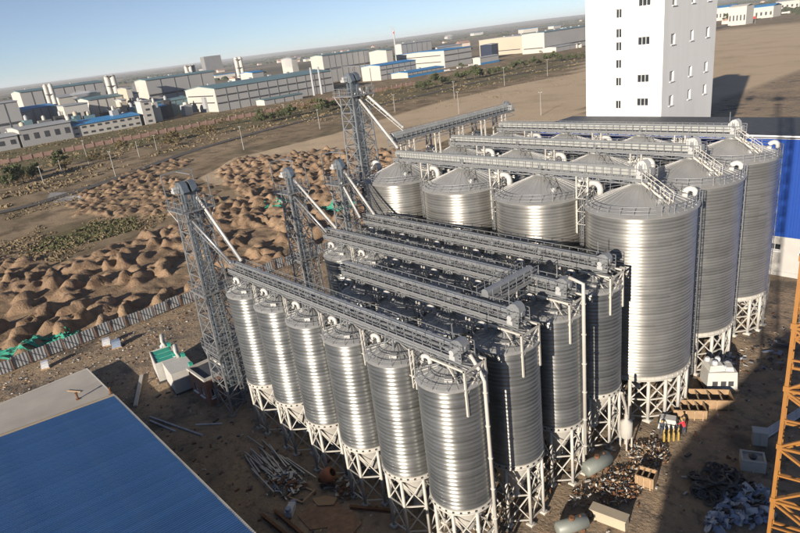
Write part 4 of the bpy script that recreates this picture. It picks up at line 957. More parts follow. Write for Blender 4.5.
lying_tank('grey-green lying tank under the third slim row', G(597, 470), R(75), 3.0, 0.75)
lying_tank('grey-green lying tank at the bottom edge in front of the second slim row', G(572, 531), R(62), 2.8, 0.65)
# beige cabinet block
bb = thing('beige_casing', 'long beige sheet metal casing lying at the bottom right of the slim silos', 'casing', G(609, 521), R(10))
m = MB(); m.box((0, 0, 0.5), (3.2, 1.0, 1.0), 0, 0.97); m.build('body', 'cream_paint', bb); m = MB(); m.box((0, 0, 1.06), (3.3, 1.1, 0.1)); m.build('lid', 'cream_paint', bb); MB().box((-1.2, -.51, .5), (.3, .06, .3)).build('latch', 'dark_steel', bb)
# grey block machines in the shade
for lab, px, rz, s in (('grey square concrete block with a hollow top in the right-hand shade', (752, 466), R(25), 1.0), ('grey upright control cabinet behind the hollow block in the shade', (759, 443), R(25), 0.9)):
    o = thing('concrete_block' if s == 1 else 'control_cabinet', lab, 'block' if s == 1 else 'cabinet', G(*px), rz)
    if s == 1:
        m = MB(); m.box((0, 0, 0.5), (2.1, 1.7, 1.0)); m.build('body', 'concrete', o); m = MB()
        for a, b in ((-1, 0), (1, 0)): m.box((a*0.95, 0, 1.1), (0.2, 1.7, 0.25))
        for b in (-1, 1): m.box((0, b*0.75, 1.1), (1.7, 0.2, 0.25))
        m.build('rim', 'concrete_light', o); MB().lathe([(0.3, 1.0), (0.4, 1.3), (0.1, 1.5), (0.02, 1.5)], 10).build('hub', 'dark_steel', o)
    else:
        m = MB(); m.box((0, 0, 0.8), (1.3, 1.0, 1.5)); m.build('body', 'grey_paint', o); m = MB(); m.box((-0.33, -0.52, 0.8), (0.6, 0.05, 1.35)); m.build('door', 'concrete_light', o); m = MB(); m.box((0.33, -0.52, 0.8), (0.6, 0.05, 1.35)); m.build('door', 'concrete_light', o); MB().box((0, 0, 1.59), (1.4, 1.1, 0.08)).build('roof', 'grey_paint', o)
# stacked steel tubes on the right
for k in range(5):
    a = Vector(G(764, 432+2*k)); b = Vector(G(800, 409+2*k)); a.z = b.z = 0.0+0.02
    beam('pale steel tube, %s from the front of the bundle beside the crane mast' % ORD[4-k], a, b, 0.16, 0.2, 'bag_white', 'steel_tube', 'steel tubes beside the crane', False)
# long pipes on the left
for k, (p, q, lab) in enumerate((((150, 417), (203, 436), 'long bright pipe lying furthest left in the shaded yard'), ((150, 421), (176, 432), 'short bright pipe lying beside the long one on the left'), ((196, 425), (222, 424), 'pale pipe lying crosswise near the brick hut'))):
    beam(lab, Vector(G(*p)), Vector(G(*q)), 0.2, 0.24, 'bag_white', 'steel_pipe', None, False)
r = random.Random(3)
# angle-steel members tipped beside the front legs
for k in range(30):
    t = k/30; cx, cy = 240+r.uniform(0, 52), 437+r.uniform(0, 34); p = at(cx, cy); a = R(-8+r.uniform(-14, 14)); L = r.uniform(2.5, 6.0)
    if p[1] > -3.6: p[1] = -3.6-r.uniform(0, 3)
    q = Vector((p[0], p[1], 0.02+0.11*(k % 3))); b = q+Vector((math.cos(a)*L, math.sin(a)*L*0.5, 0.05))
    beam('loose grey steel member beside the front legs', q, b, 0.14, 0.14, 'steel', 'steel_member', 'loose steel members beside the front legs')
for k, (p, q, lab) in enumerate((((262, 516), (292, 540), 'dark rusty beam lying at the bottom edge, left one of two'), ((275, 512), (303, 536), 'dark rusty beam lying at the bottom edge, right one of two'), ((350, 508), (392, 512), 'brown steel channel lying beside the front silo feet'))):
    beam(lab, Vector(G(*p)), Vector(G(*q)), 0.3, 0.34, 'rust', 'steel_beam')
# rusty plates: irregular sheets lying on the ground
def plate(label, pts, th, m, name='steel_plate', z=0.0):
    P = [at(*q) for q in pts]; c = sum(P)/len(P); mb = MB(); n = len(P); vs = [(p[0]-c[0], p[1]-c[1], 0) for p in P]+[(p[0]-c[0], p[1]-c[1], th) for p in P]
    mb.add(vs, [tuple(range(n))[::-1], tuple(range(n, 2*n))]+[(k, (k+1) % n, n+(k+1) % n, n+k) for k in range(n)])
    return tag(fix_normals(mb.build(name, m, None, False, (c[0], c[1], 0.0+z))), label, 'plate')
plate('large rusty steel plate lying at the bottom edge, left of the overlapping pair', [(298, 516), (312, 502), (335, 500), (345, 512), (340, 526), (310, 530)], 0.06, 'rust_plate')
plate('large rusty steel plate at the bottom edge, right of the overlapping pair', [(333, 508), (352, 511), (362, 524), (350, 538), (326, 536)], 0.06, 'rust_plate', z=0.07)
plate('tan cut sheet lying in front of the slim silo feet', [(312, 500), (326, 497), (338, 499), (334, 506), (318, 507)], 0.06, 'plywood', 'plywood_sheet', 0.14)
# timber frame
p = G(302, 495); o = thing('timber_crib', 'square brown timber crib lying near the rusty plates', 'crib', p, R(15)); 
for s in (-1, 1): MB().bar((-1.0, s*0.9, 0.12), (1.0, s*0.9, 0.12), 0.16, 0.2).build('rail', 'timber', o); MB().bar((s*1.0, -1.0, 0.3), (s*1.0, 1.0, 0.3), 0.16, 0.16).build('rail', 'timber', o)
# orange mixer
o = thing('site_mixer', 'small rusty orange site mixer beside the front silo feet', 'mixer', G(330, 484), R(30))
MB().lathe([(0.35, -0.9), (0.75, -0.5), (0.8, 0.2), (0.45, 0.75), (0.4, 0.7)], 16).build('drum', 'orange_paint', o, True).location = (0, 0, 1.25); o.children[0].rotation_euler = (0, R(55), 0)
m = MB(); m.bar((-0.9, -0.5, 0.3), (0.9, -0.5, 0.3), 0.12); m.bar((-0.9, 0.5, 0.3), (0.9, 0.5, 0.3), 0.12); m.bar((0, -0.6, 0.3), (0, -0.6, 1.3), 0.12); m.bar((0, 0.6, 0.3), (0, 0.6, 1.3), 0.12); m.build('frame', 'dark_steel', o)
for s in (-1, 1): MB().tube([(-0.5, s*0.6, 0.3), (-0.5, s*0.72, 0.3)], 0.3, 14).build('wheel', 'black_plastic', o)
MB().box((-0.85, 0, 0.65), (0.6, 0.6, 0.55)).build('motor_box', 'rust', o)
# blue-white gear boxes
o = thing('gear_unit', 'small blue and white gear unit lying near the rusty beams', 'machine', G(291, 512), R(-50)); MB().box((0, 0, 0.35), (1.5, 0.7, 0.6)).build('housing', 'bag_white', o); MB().tube([(0.5, 0, 0.65), (0.5, 0, 1.0)], 0.28, 12).build('motor', 'bag_blue', o); MB().box((-0.95, 0, 0.3), (0.5, 0.5, 0.5)).build('gearbox', 'bag_blue', o)
# batching units by the fence side
def batch_unit(label, cx, cy, rz, open_top):
    o = thing('batching_unit', label, 'machine', (cx, cy, 0), rz, 'batching units beside the brick hut')
    L, W, H = 3.2, 4.9, 3.0
    for s in (-1, 1): MB().box((s*(L/2-.06), 0, H/2+.2), (0.12, W, H)).build('side_panel', 'white_sheet', o); MB().box((0, s*(W/2-.06), H/2+.2), (L-.26, 0.12, H)).build('end_panel', 'white_sheet', o)
    MB().box((0, 0, 0.14), (L+.2, W+.2, 0.26)).build('skid', 'dark_steel', o)
    if open_top:
        MB().box((0, 0, H-0.1), (L-.3, W-.3, 0.1)).build('deck', 'white_sheet', o)
        for k in range(3): MB().box((0.0, -W/3+k*W/3, H+.02), (L*0.75, W/3-.35, 0.12)).build('lid', 'green_paint', o)
    else: MB().box((0, 0, H+0.28), (L+.06, W+.06, 0.14)).build('roof', 'white_sheet', o)
    for s in (-1, 1): MB().box((L/2-.3, s*(W/2-.5), H+0.55), (0.5, 0.7, 0.5)).build('filter_box', 'green_paint', o)
    m = MB(); m.tube([(0.6, W/2-0.3, H+0.4), (0.6, W/2-0.3, H+1.2), (0.8, W/2+0.7, H+1.9)], 0.34, 12); m.build('mixer_neck', 'white_sheet', o, True)
    m = MB(); m.lathe([(0.3, -1.1), (0.62, -0.6), (0.62, 0.7), (0.3, 1.2), (0.02, 1.2)], 14); d = m.build('drum', 'bag_white', o, True); d.location = (0.8, W/2+1.6, 2.6); d.rotation_euler = (R(72), 0, R(-10))
    m = MB(); m.bar((0.8, W/2+1.4, 0), (0.8, W/2+1.4, 2.2), 0.2); m.build('stand', 'dark_steel', o)
    return o
batch_unit('white batching unit with green lids, the further of the pair', -56.0, -4.0, R(78), True)
batch_unit('white closed batching unit, the nearer of the pair beside the brick hut', -50.6, -4.0, R(82), False)
m = MB(); m.box((0, 0, 0.12), (0.5, 9.0, 0.24)); o = tag(m.build('kerb_beam', 'concrete_light', None, False, (-54.6, -9.0, 0.0)), 'pale timber kerb beam in front of the batching units', 'beam'); o.rotation_euler = (0, 0, R(64))
for lab, px, s in (('pale blue crate pile beside the hoarding', (117, 347), 1.0), ('white sack pile leaning on the hoarding', (107, 345), 0.9), ('small white box standing at the hoarding further left', (46, 368), 0.8)):
    o = thing('pallet_load', lab, 'load', G(*px), R(70)); MB().box((0, 0, 0.1), (1.6*s, 1.3*s, 0.18)).build('pallet', 'timber', o)
    for k in range(3): MB().box((0.03*k, -0.02*k, 0.35+0.38*k), (1.4*s, 1.1*s, 0.36), 0.06*k, 0.95).build('sack', 'bag_white' if s != 1 else 'bag_blue', o)
# gas cylinders by the workers
for k in range(8):
    p = at(664+(k % 4)*4.8, 438+(k//4)*4-(k % 4)*.5); m = MB(); m.lathe([(0.02, 0.02), (0.11, 0.02), (0.12, 0.1), (0.12, 0.85), (0.08, 1.0), (0.04, 1.05), (0.04, 1.15), (0.02, 1.15)], 12)
    tag(m.build('gas_cylinder', 'yellow_paint', None, True, (float(p[0]), float(p[1]), 0)), 'yellow gas cylinder beside the workers', 'cylinder', 'yellow gas cylinders')
o = thing('cement_bag', 'grey-white tarpaulin bundle behind the workers', 'bundle', G(668, 426), R(20)); MB().box((0, 0, 0.6), (2.0, 1.3, 1.2), 0, 0.75).build('tarp', 'white_sheet', o); MB().bar((-1, 0, 0.7), (1, 0, 0.7), 1.36, 0.05).build('strap', 'dark_steel', o)

# ---------------------------------------------------------------- people
def person(label, loc, rz, shirt, lean, arm, legs):
    o = thing('person', label, 'person', loc, rz)
    jt = {'pelvis': (0, 0, 0.95), 'waist': (0.0+lean*0.25, 0, 1.12), 'chest': (lean*0.75, 0, 1.34), 'neck': (lean*1.05, 0, 1.50), 'head': (lean*1.2+.03, 0, 1.60), 'top': (lean*1.28+.03, 0, 1.74)}
    E_ = [('pelvis', 'waist'), ('waist', 'chest'), ('chest', 'neck'), ('neck', 'head'), ('head', 'top')]
    rad = {'pelvis': .15, 'waist': .14, 'chest': .165, 'neck': .06, 'head': .095, 'top': .07}
    for s, n in ((1, 'l'), (-1, 'r')):
        st = legs*s
        jt.update({'hip'+n: (0, .1*s, .90), 'knee'+n: (.05+st*.5, .11*s, .50), 'ank'+n: (-.02+st, .12*s, .09), 'toe'+n: (.16+st, .14*s, .04)})
        sh_ = (lean*.85, .2*s, 1.43); el = (lean*.85+.12+arm[0]*.1, .26*s, 1.16+arm[1]*.08); ha = (lean*.85+.28+arm[0]*.25, .2*s, 1.0+arm[1]*.25)
        fg = tuple(np.array(ha)+np.array((.09, 0, -.03)))
        jt.update({'sh'+n: sh_, 'el'+n: el, 'ha'+n: ha, 'fg'+n: fg})
        E_ += [('pelvis', 'hip'+n), ('hip'+n, 'knee'+n), ('knee'+n, 'ank'+n), ('ank'+n, 'toe'+n), ('chest', 'sh'+n), ('sh'+n, 'el'+n), ('el'+n, 'ha'+n), ('ha'+n, 'fg'+n)]
        rad.update({'hip'+n: .105, 'knee'+n: .07, 'ank'+n: .05, 'toe'+n: .045, 'sh'+n: .075, 'el'+n: .052, 'ha'+n: .042, 'fg'+n: .03})
    K = list(jt); me = bpy.data.meshes.new('body'); me.from_pydata([jt[k] for k in K], [(K.index(a), K.index(b)) for a, b in E_], [])
    b = bpy.data.objects.new('body', me); COL.objects.link(b); b.parent = o
    sk = b.modifiers.new('skin', 'SKIN'); su = b.modifiers.new('sub', 'SUBSURF'); su.levels = su.render_levels = 1
    for i, k in enumerate(K): me.skin_vertices[0].data[i].radius = (rad[k], rad[k]); me.skin_vertices[0].data[i].use_root = (k == 'pelvis')
    mm = bpy.data.materials.new('clothes_'+shirt); mm.use_nodes = True; t = mm.node_tree; n = t.nodes; tc = n.new('ShaderNodeTexCoord'); sp = n.new('ShaderNodeSeparateXYZ'); rp = n.new('ShaderNodeValToRGB'); dv = n.new('ShaderNodeMath'); dv.operation = 'DIVIDE'; dv.inputs[1].default_value = 2
    t.links.new(tc.outputs['Object'], sp.inputs[0]); t.links.new(sp.outputs['Z'], dv.inputs[0]); t.links.new(dv.outputs[0], rp.inputs[0]); t.links.new(rp.outputs[0], n['Principled BSDF'].inputs['Base Color']); n['Principled BSDF'].inputs['Roughness'].default_value = .85
    rp.color_ramp.interpolation = 'CONSTANT'; e = rp.color_ramp.elements; e[0].color = (.02, .02, .02, 1); e[0].position = 0; e[1].position = .05; e[1].color = (.03, .04, .07, 1)
    q = e.new(.5); q.color = {'red': (.55, .03, .05, 1), 'dark': (.05, .06, .08, 1)}[shirt]; q = e.new(.745); q.color = (.45, .27, .18, 1)
    me.materials.append(mm)
    m = MB(); m.lathe([(.15, 0), (.125, .015), (.12, .06), (.085, .115), (.02, .135)], 14); h = m.build('helmet', 'yellow_paint', o, True); h.location = (lean*1.24+.03, 0, 1.70)
    return o
person('worker in a red top and yellow helmet beside the gas cylinders', G(684, 434), R(160), 'red', 0.30, (1.0, -.4), .12)
person('worker in dark clothes and yellow helmet left of the gas cylinders', G(661, 433), R(-40), 'dark', 0.12, (.4, .3), .08)

# ---------------------------------------------------------------- heaps and litter
def heap(name, label, cx, cy, rx, ry, h, n, mats_, kind, seed, cat='heap', flat=False):
    r = random.Random(seed); objs = []
    root = thing(name, label, cat, (cx, cy, 0))
    for mi, mn in enumerate(mats_):
        m = MB()
        for k in range(n//len(mats_)):
            a = r.uniform(0, 6.28); q = math.sqrt(r.random()); x, y = rx*q*math.cos(a), ry*q*math.sin(a); z = h*(1-q*q)*r.uniform(.3, 1)
            if kind == 'bag':
                s = r.uniform(.2, .5); c = Vector((x, y, z+.1)); u = Vector((r.uniform(-1, 1), r.uniform(-1, 1), r.uniform(-.4, .4))).normalized(); v = u.orthogonal().normalized(); w3 = u.cross(v)
                pts = [c+u*s*a_+v*s*.7*b_+w3*.16*r.uniform(-1, 1) for a_, b_ in ((-1, -1), (0, -1.1), (1, -1), (1.1, 0), (1, 1), (0, 1.1), (-1, 1), (-1.1, 0))]
                t_, bo = c+w3*.3*s, c-w3*.3*s; m.add(pts+[t_, bo], [(i, (i+1) % 8, 8) for i in range(8)]+[((i+1) % 8, i, 9) for i in range(8)])
            elif kind == 'sheet':
                q2 = r.uniform(.2, .55); m.bar((x, y, z+.08), (x+r.uniform(-1, 1)*q2*2.2, y+r.uniform(-1, 1)*q2*2.2, z+.08+r.uniform(0, .2)), q2*r.uniform(.2, 1), .04)
            elif kind == 'tyre':
                s = r.uniform(.3, .55); c = (x, y, z+.15); ring = []; tilt = Matrix.Rotation(r.uniform(-.6, .6), 3, 'X') @ Matrix.Rotation(r.uniform(-.6, .6), 3, 'Y')
                pts = [Vector(c)+tilt @ Vector((s*math.cos(t), s*math.sin(t), 0)) for t in [6.283*i/9 for i in range(10)]]; m.tube(pts, .13, 5)
            else:
                s = r.uniform(.03, .17); m.bar((x, y, z+s*.3), (x+r.uniform(-1, 1)*s*3, y+r.uniform(-1, 1)*s*3, z+s*.3+r.uniform(0, .25)), s*r.uniform(.4, 1.2), s*r.uniform(.3, 1))
        stuff(m.build('pieces', mn, root))
    return root
p = at(716, 486); heap('rubble_heap', 'black heap of scrap hose and rubber at the right of the yard', p[0], p[1], 2.1, 2.8, 1.3, 80, ['black_plastic', 'dark_steel'], 'tyre', 1)
p = at(745, 505); heap('bag_heap', 'heap of pale blue and white plastic bags in the right-hand shade', p[0], p[1], 2.2, 3.2, 0.7, 150, ['bag_white', 'bag_blue', 'black_plastic', 'bag_white', 'bag_blue'], 'bag', 2)
p = at(716, 523); heap('bag_heap', 'small heap of white plastic bags at the bottom right edge', p[0], p[1], 1.0, 1.2, 0.5, 26, ['bag_white', 'bag_blue'], 'bag', 3)
p = at(768, 355); heap('sheet_heap', 'loose heap of blue-grey packing sheets in the shade left of the crane', p[0], p[1], 2.2, 5.0, 0.3, 40, ['black_plastic', 'bag_blue', 'black_plastic', 'dark_steel'], 'sheet', 4)
p = at(648, 455); heap('rubble_heap', 'broken brown rubble beneath the dosing tank', p[0], p[1], 2.0, 2.4, 0.5, 320, ['rust', 'timber', 'concrete', 'dark_steel'], 'box', 5)
p = at(620, 486); heap('rubble_heap', 'mixed scrap and white offcuts beside the small tan crate', p[0], p[1], 1.9, 3.0, 0.45, 420, ['rust', 'white_sheet', 'timber', 'dark_steel', 'rust'], 'box', 6)
p = at(285, 482); heap('rubble_heap', 'tangled dark and pale steel scrap heap beside the front silo legs', p[0], p[1], 2.6, 1.4, 0.6, 150, ['steel', 'dark_steel', 'bag_blue', 'dark_steel', 'rust'], 'sheet', 7)
p = at(345, 490); heap('rubble_heap', 'dark steel scrap heap in front of the fourth slim silo', p[0], p[1], 1.8, 1.0, 0.5, 70, ['dark_steel', 'rust', 'steel'], 'sheet', 8)
p = at(218, 352); heap('rubble_heap', 'broken concrete and earth heap behind the brick hut', p[0], p[1], 2.6, 2.2, 0.9, 90, ['concrete', 'rust', 'timber'], 'box', 9)
p = at(735, 362); heap('sheet_heap', 'white packing sheets around the wrapped machine', p[0], p[1], 1.6, 1.8, 0.25, 12, ['bag_white', 'bag_blue'], 'sheet', 10)
p = at(590, 500); heap('rubble_heap', 'dark rubble around the feet of the third slim row', p[0], p[1], 1.8, 2.6, 0.35, 80, ['dark_steel', 'rust', 'concrete'], 'box', 11)
# green safety netting thrown over the earth
for lab, px, sx_, sy_, sd_ in (('green safety netting spread on the earth behind the hoarding', (30, 350), 3.2, 4.0, 1), ('scrap of green netting beside the larger spread', (65, 338), 1.6, 2.2, 2), ('green netting on the mounds behind the second elevator tower', (283, 205), 4.5, 5.0, 3), ('green netting on the mounds behind the third elevator tower', (340, 208), 3.0, 4.0, 4)):
    p = at(*px); rr_ = np.random.default_rng(sd_); N = 14; mb = MB(); vs = []
    for i in range(N):
        for j in range(N):
            x, y = p[0]+(i/(N-1)-.5)*2*sx_*(1+.2*math.sin(j)), p[1]+(j/(N-1)-.5)*2*sy_*(1+.2*math.cos(i*1.3)); vs.append((x-p[0], y-p[1], gz(x, y)+.35+rr_.uniform(-.15, .25)))
    mb.add(vs, [(i*N+j, (i+1)*N+j, (i+1)*N+j+1, i*N+j+1) for i in range(N-1) for j in range(N-1) if rr_.random() > .22])
    tag(mb.build('safety_net', 'green_net', None, False, (p[0], p[1], 0)), lab, 'netting')
# loose stones, offcuts over the yard (nobody could count them)
r = random.Random(11)
for mn, n, s0, s1 in (('concrete', 420, .05, .2), ('rust', 420, .05, .25), ('bag_white', 30, .05, .14), ('timber', 260, .06, .22), ('dark_steel', 300, .05, .3)):
    m = MB()
    for k in range(n):
        if r.random() < .55: x, y = r.uniform(-76, -6), r.uniform(-13, 2)
        else: x, y = r.uniform(1, 17), r.uniform(2, 60)
        if r.random() < .3: x, y = r.uniform(-79, -68), r.uniform(-24, 40)
        s = r.uniform(s0, s1); m.box((x, y, .0+s*.2), (s*r.uniform(.8, 3.0), s, s*.6), r.uniform(0, 3.1), r.uniform(.5, 1))
    stuff(m.build('yard_litter', mn)); o = COL.objects[-1] if False else bpy.context.scene.objects[-1]
for o in [q for q in bpy.data.objects if q.name.startswith('yard_litter')]: o['label'] = 'small loose litter strewn over the yard earth'; o['category'] = 'litter'

# ================================================================ BEYOND THE SPOIL FIELD
def far_shed(label, X, tl, tr, gl, m_side, m_gable, m_roof, bays=0, bands=(), rise=0.08, win=None, name='factory_hall', group='factory buildings beyond the road', trim=None, gbands=(), h=None, minw=12):
    a = at_x(*tl, X); b = at_x(*tr, X); y0, y1, h = a[1], b[1], (a[2] if h is None else h)
    W = max(minw, X-at_y(*gl, y0)[0]) if gl else 40.0
    o = thing(name, label, 'building', (X, y0, 0), 0, group); L = y1-y0; rz = W*rise/2
    m = MB(); m.prism([(0, 0), (0, h), (-W/2, h+rz), (-W, h), (-W, 0)], (0, 0.3, 0), (1, 0, 0), (0, 1, 0), (0, 0, 1), L-0.3); fix_normals(m.build('wall', m_side, o))
    m = MB(); m.add([(0.02, 0, 0), (-W-.02, 0, 0), (-W-.02, 0, h), (-W/2, 0, h+rz), (.02, 0, h), (0.02, .28, 0), (-W-.02, .28, 0), (-W-.02, .28, h), (-W/2, .28, h+rz), (.02, .28, h)], [(0, 1, 2, 3, 4), (9, 8, 7, 6, 5), (0, 5, 6, 1), (1, 6, 7, 2), (2, 7, 8, 3), (3, 8, 9, 4), (4, 9, 5, 0)]); fix_normals(m.build('gable_wall', m_gable, o))
    m = MB(); t = .5; m.prism([(.8, h-.05), (-W/2, h+rz+.05), (-W-.8, h-.05), (-W-.8, h+t), (-W/2, h+rz+t+.1), (.8, h+t)], (0, -.5, 0), (1, 0, 0), (0, 1, 0), (0, 0, 1), L+1); rf = fix_normals(m.build('roof', m_roof, o))
    if L > 60:
        for k in range(int(L/22)): MB().box((-W/2, 11+k*22, h+rz+1.0), (2.4, 3.0, 1.4)).build('roof_vent', 'roof_grey_far', rf)
    for k in range(1, bays): MB().box((.14, L*k/bays, h/2-.1), (.28, .55, h-.4)).build('pilaster', 'block_grey', o)
    for f in bands:
        for k in range(max(bays, 1)):
            n = max(bays, 1); MB().box((.16, L*(k+.5)/n, h*f), (.24, L/n-1.4, h*.055)).build('window_band', 'dark_band', o)
    for f in gbands: MB().box((-W/2, -.1, h*f), (W*.86, .2, h*.045)).build('window_band', 'dark_band', o)
    if trim: MB().box((.5, L/2, 1.1), (.6, L, 2.2)).build('base_trim', trim, o)
    if win:
        rows, cols = win
        for i in range(rows):
            for j in range(cols):
                f = MB().box((.1, L*(j+.5)/cols, h*(i+.55)/rows), (.2, min(3.2, L/cols*.5), h/rows*.34)).build('window', 'dark_band', o)
    return o
FS = [  # grey sides with white ends paint in shaded long walls and sunlit gables
 ('low hall with a dark blue roof among the left factory pipes', -575, (25, 110), (55, 105.5), None, 'factory_shaded_wall', 'factory_white', 'roof_blue_far', dict(bays=4)),
 ('long low hall with a teal roof between the left stacks', -572, (88, 100.5), (138, 93), None, 'factory_white', 'factory_white', 'roof_teal', dict(bays=6)),
 ('low white hall in front of the longest grey hall', -610, (58, 98), (101, 93), None, 'factory_white', 'factory_white', 'roof_grey_far', dict(win=(1, 6))),
 ('low grey annex with teal roof left of the two tall tanks', -560, (8, 115), (30, 112), None, 'factory_shaded_wall', 'factory_white', 'roof_teal', dict(win=(1, 3))),
 ('long grey warehouse with teal roof and three rows of panelled bays', -499, (214, 89), (331, 72.7), (185, 91), 'factory_shaded_wall', 'factory_white', 'roof_teal', dict(bays=12, bands=(.36, .68), gbands=(.4, .7))),
 ('grey panelled hall with white gable behind the left factory yard', -620, (145.3, 80.7), (213, 72), (134, 80.7), 'factory_shaded_wall', 'factory_white', 'roof_teal', dict(bays=5, bands=(.55,), h=None)),
 ('grey panelled hall with tall white gable behind the long warehouse', -640, (322, 56), (368.6, 50.7), (310, 56.5), 'factory_shaded_wall', 'factory_white', 'roof_teal', dict(bays=8, bands=(.5,))),
 ('wide white hall with blue roof edge and two window bands', -540, (443.7, 50.8), (471, 47), (396, 55), 'factory_shaded_wall', 'factory_white', 'roof_blue_far', dict(bays=2, bands=(.35, .72), gbands=(.38, .75), rise=.02)),
 ('low grey hall with bright blue roof edge in front of the wide white hall', -525, (379.5, 66), (415.5, 60.5), (361, 67.5), 'factory_shaded_wall', 'factory_white', 'roof_blue_far', dict(bays=6, bands=(.35, .7))),
 ('lowest front shed with blue roof edge and white end wall', -492, (407.5, 73), (444, 66), (391, 73.5), 'factory_shaded_wall', 'factory_white', 'roof_blue_far', dict(bays=8, bands=(.5,), trim='roof_blue_far')),
 ('huge pale hall with white end wall next to the white mill tower', -500, (544, 32.5), (606, 22.8), (521.7, 35.5), 'factory_shaded_wall', 'factory_white', 'roof_teal', dict(bays=0, bands=(.25,), rise=.03, gbands=(.25,))),
 ('long cream hall with rust stained cladding behind the huge pale hall', -560, (523, 36.0), (556, 31.6), (479, 41.5), 'factory_cream', 'factory_cream', 'roof_grey_far', dict(rise=.02, gbands=(.25,))),
 ('low lean-to hall with white end in front of the huge pale hall', -478, (556, 47.5), (576, 44), (542, 48.5), 'factory_shaded_wall', 'factory_white', 'roof_grey_far', dict(bays=3)),
 ('dark navy building between the white halls', -552, (491.5, 44.5), (498, 43.4), (480, 45.5), 'navy_wall', 'navy_wall', 'roof_grey_far', dict(bays=0)),
 ('low beige shed with blue plinth in front of the navy building', -490, (480, 58), (498.5, 56), (476, 58.6), 'factory_shaded_wall', 'factory_white', 'roof_grey_far', dict(trim='roof_blue_far')),
 ('white two storey office range along the near factory edge', -502, (71, 126.5), (139, 113.5), None, 'factory_white', 'factory_white', 'roof_blue_far', dict(win=(2, 9), rise=.1)),
 ('tall stair block at the right end of the office range', -502, (140, 102), (150.5, 100.5), (135.5, 102), 'factory_white', 'factory_white', 'roof_grey_far', dict(win=(4, 1), rise=.0)),
 ('grey workshop range at the far left near the factory edge', -500, (18, 130.5), (69, 119), None, 'factory_shaded_wall', 'factory_white', 'roof_grey_far', dict(win=(1, 5), rise=.05)),
 ('white shaded workshop at the left picture edge', -500, (-30, 143), (17, 136), None, 'factory_shaded_wall', 'factory_white', 'roof_grey_far', dict(win=(1, 4), rise=.05)),
 ('white square block with three windows behind the office range', -535, (63, 106.5), (87, 102.5), (52, 106.5), 'factory_white', 'factory_white', 'roof_grey_far', dict(win=(1, 3), rise=.0)),
 ('big grey framed hall at the left picture edge', -545, (-40, 109), (17, 101.8), None, 'factory_shaded_wall', 'factory_white', 'roof_grey_far', dict(bays=4, bands=(.5,), rise=.02)),
 ('longest grey hall in the left background', -690, (19.5, 92.8), (103, 82.5), (16.5, 93), 'factory_shaded_wall', 'factory_white', 'roof_teal', dict(bays=8, bands=(.5,), minw=40)),
 ('dark grey apartment block standing alone near the horizon', -3200, (203.5, 57), (220.5, 55.8), (201.5, 57), 'block_grey', 'block_grey', 'block_grey', dict(bays=5, rise=.0, minw=45)),
 ('small white hall with blue roof behind the long warehouse', -570, (252, 73), (263, 71), (240, 73.5), 'factory_shaded_wall', 'factory_white', 'roof_blue_far', dict()),
 ('white process building beneath the steam behind the long warehouse', -570, (291, 59), (297, 58), (281, 60), 'factory_white', 'factory_white', 'roof_grey_far', dict()),
 ('low teal lean-to between the left halls', -560, (150, 104), (190, 97.5), None, 'roof_teal', 'roof_teal', 'roof_teal', dict(bays=5)),
 ('navy lean-to beside the stair block', -530, (153, 108), (166, 106), None, 'navy_wall', 'navy_wall', 'roof_blue_far', dict()),
 ('white pump house among the left factory pipes', -560, (126, 89), (131, 88), (117, 89.5), 'factory_white', 'factory_cream', 'roof_grey_far', dict(win=(1, 2))),
 ('small cream boiler house left of the pump house', -545, (121, 100.5), (126, 99.5), (115, 101), 'factory_cream', 'factory_white', 'roof_grey_far', dict()),
 ('low white annex in front of the long warehouse', -478, (264, 100.5), (302, 93.5), (256, 101.5), 'factory_shaded_wall', 'factory_white', 'roof_teal', dict(bays=4)),
 ('white hall with teal roof edge right of the tall white gable hall', -600, (386, 50.5), (392, 49), (369, 53.5), 'factory_white', 'factory_white', 'roof_teal', dict()),
 ('tall grey boiler hall beside the striped chimney', -640, (401, 44.5), (431, 40.5), (396.5, 46), 'factory_shaded_wall', 'factory_white', 'roof_grey_far', dict(bays=6)),
 ('long low white roofed hall behind the wide white hall', -640, (437, 48), (462, 44.5), (432, 48.5), 'factory_white', 'factory_white', 'roof_grey_far', dict()),
]
for f in FS: far_shed(*f[:8], **f[8])
def far_front(label, Y, l, r_, dep, mw, mr, name='far_shed'):
    a, b = at_y(*l, Y), at_y(*r_, Y); h = max(a[2], 6.0); o = thing(name, label, 'building', ((a[0]+b[0])/2, Y, 0), 0, 'sheds at the top right'); W = b[0]-a[0]
    MB().box((0, dep/2, h/2), (W, dep, h)).build('wall', mw, o); m = MB(); m.prism([(-.8, h), (dep/2, h+dep*.08), (dep+.8, h), (dep+.8, h+.6), (dep/2, h+.7+dep*.08), (-.8, h+.6)], (-W/2-.6, 0, 0), (0, 1, 0), (1, 0, 0), (0, 0, 1), W+1.2); fix_normals(m.build('roof', mr, o))
    for k in range(5): MB().box((-W/2+W*(k+.5)/5, -.1, h*.4), (W*.08, .2, h*.3)).build('window', 'dark_band', o)
far_front('long white shed with blue roof at the top right', 1250, (750, 8.5), (774, 4.5), 40, 'factory_white', 'roof_blue_far')
far_front('bright white block left of the blue roofed shed at the top right', 1050, (729, 8), (747, 6), 30, 'factory_white', 'factory_white')
far_front('pale shed with sky blue stripe beside the mill tower at the top right', 1350, (716, 8.5), (733, 6), 40, 'factory_white', 'roof_blue_far')
far_front('pale flat hall at the far top right corner', 1700, (776, 2.5), (800, 0.5), 50, 'factory_white', 'roof_grey_far')
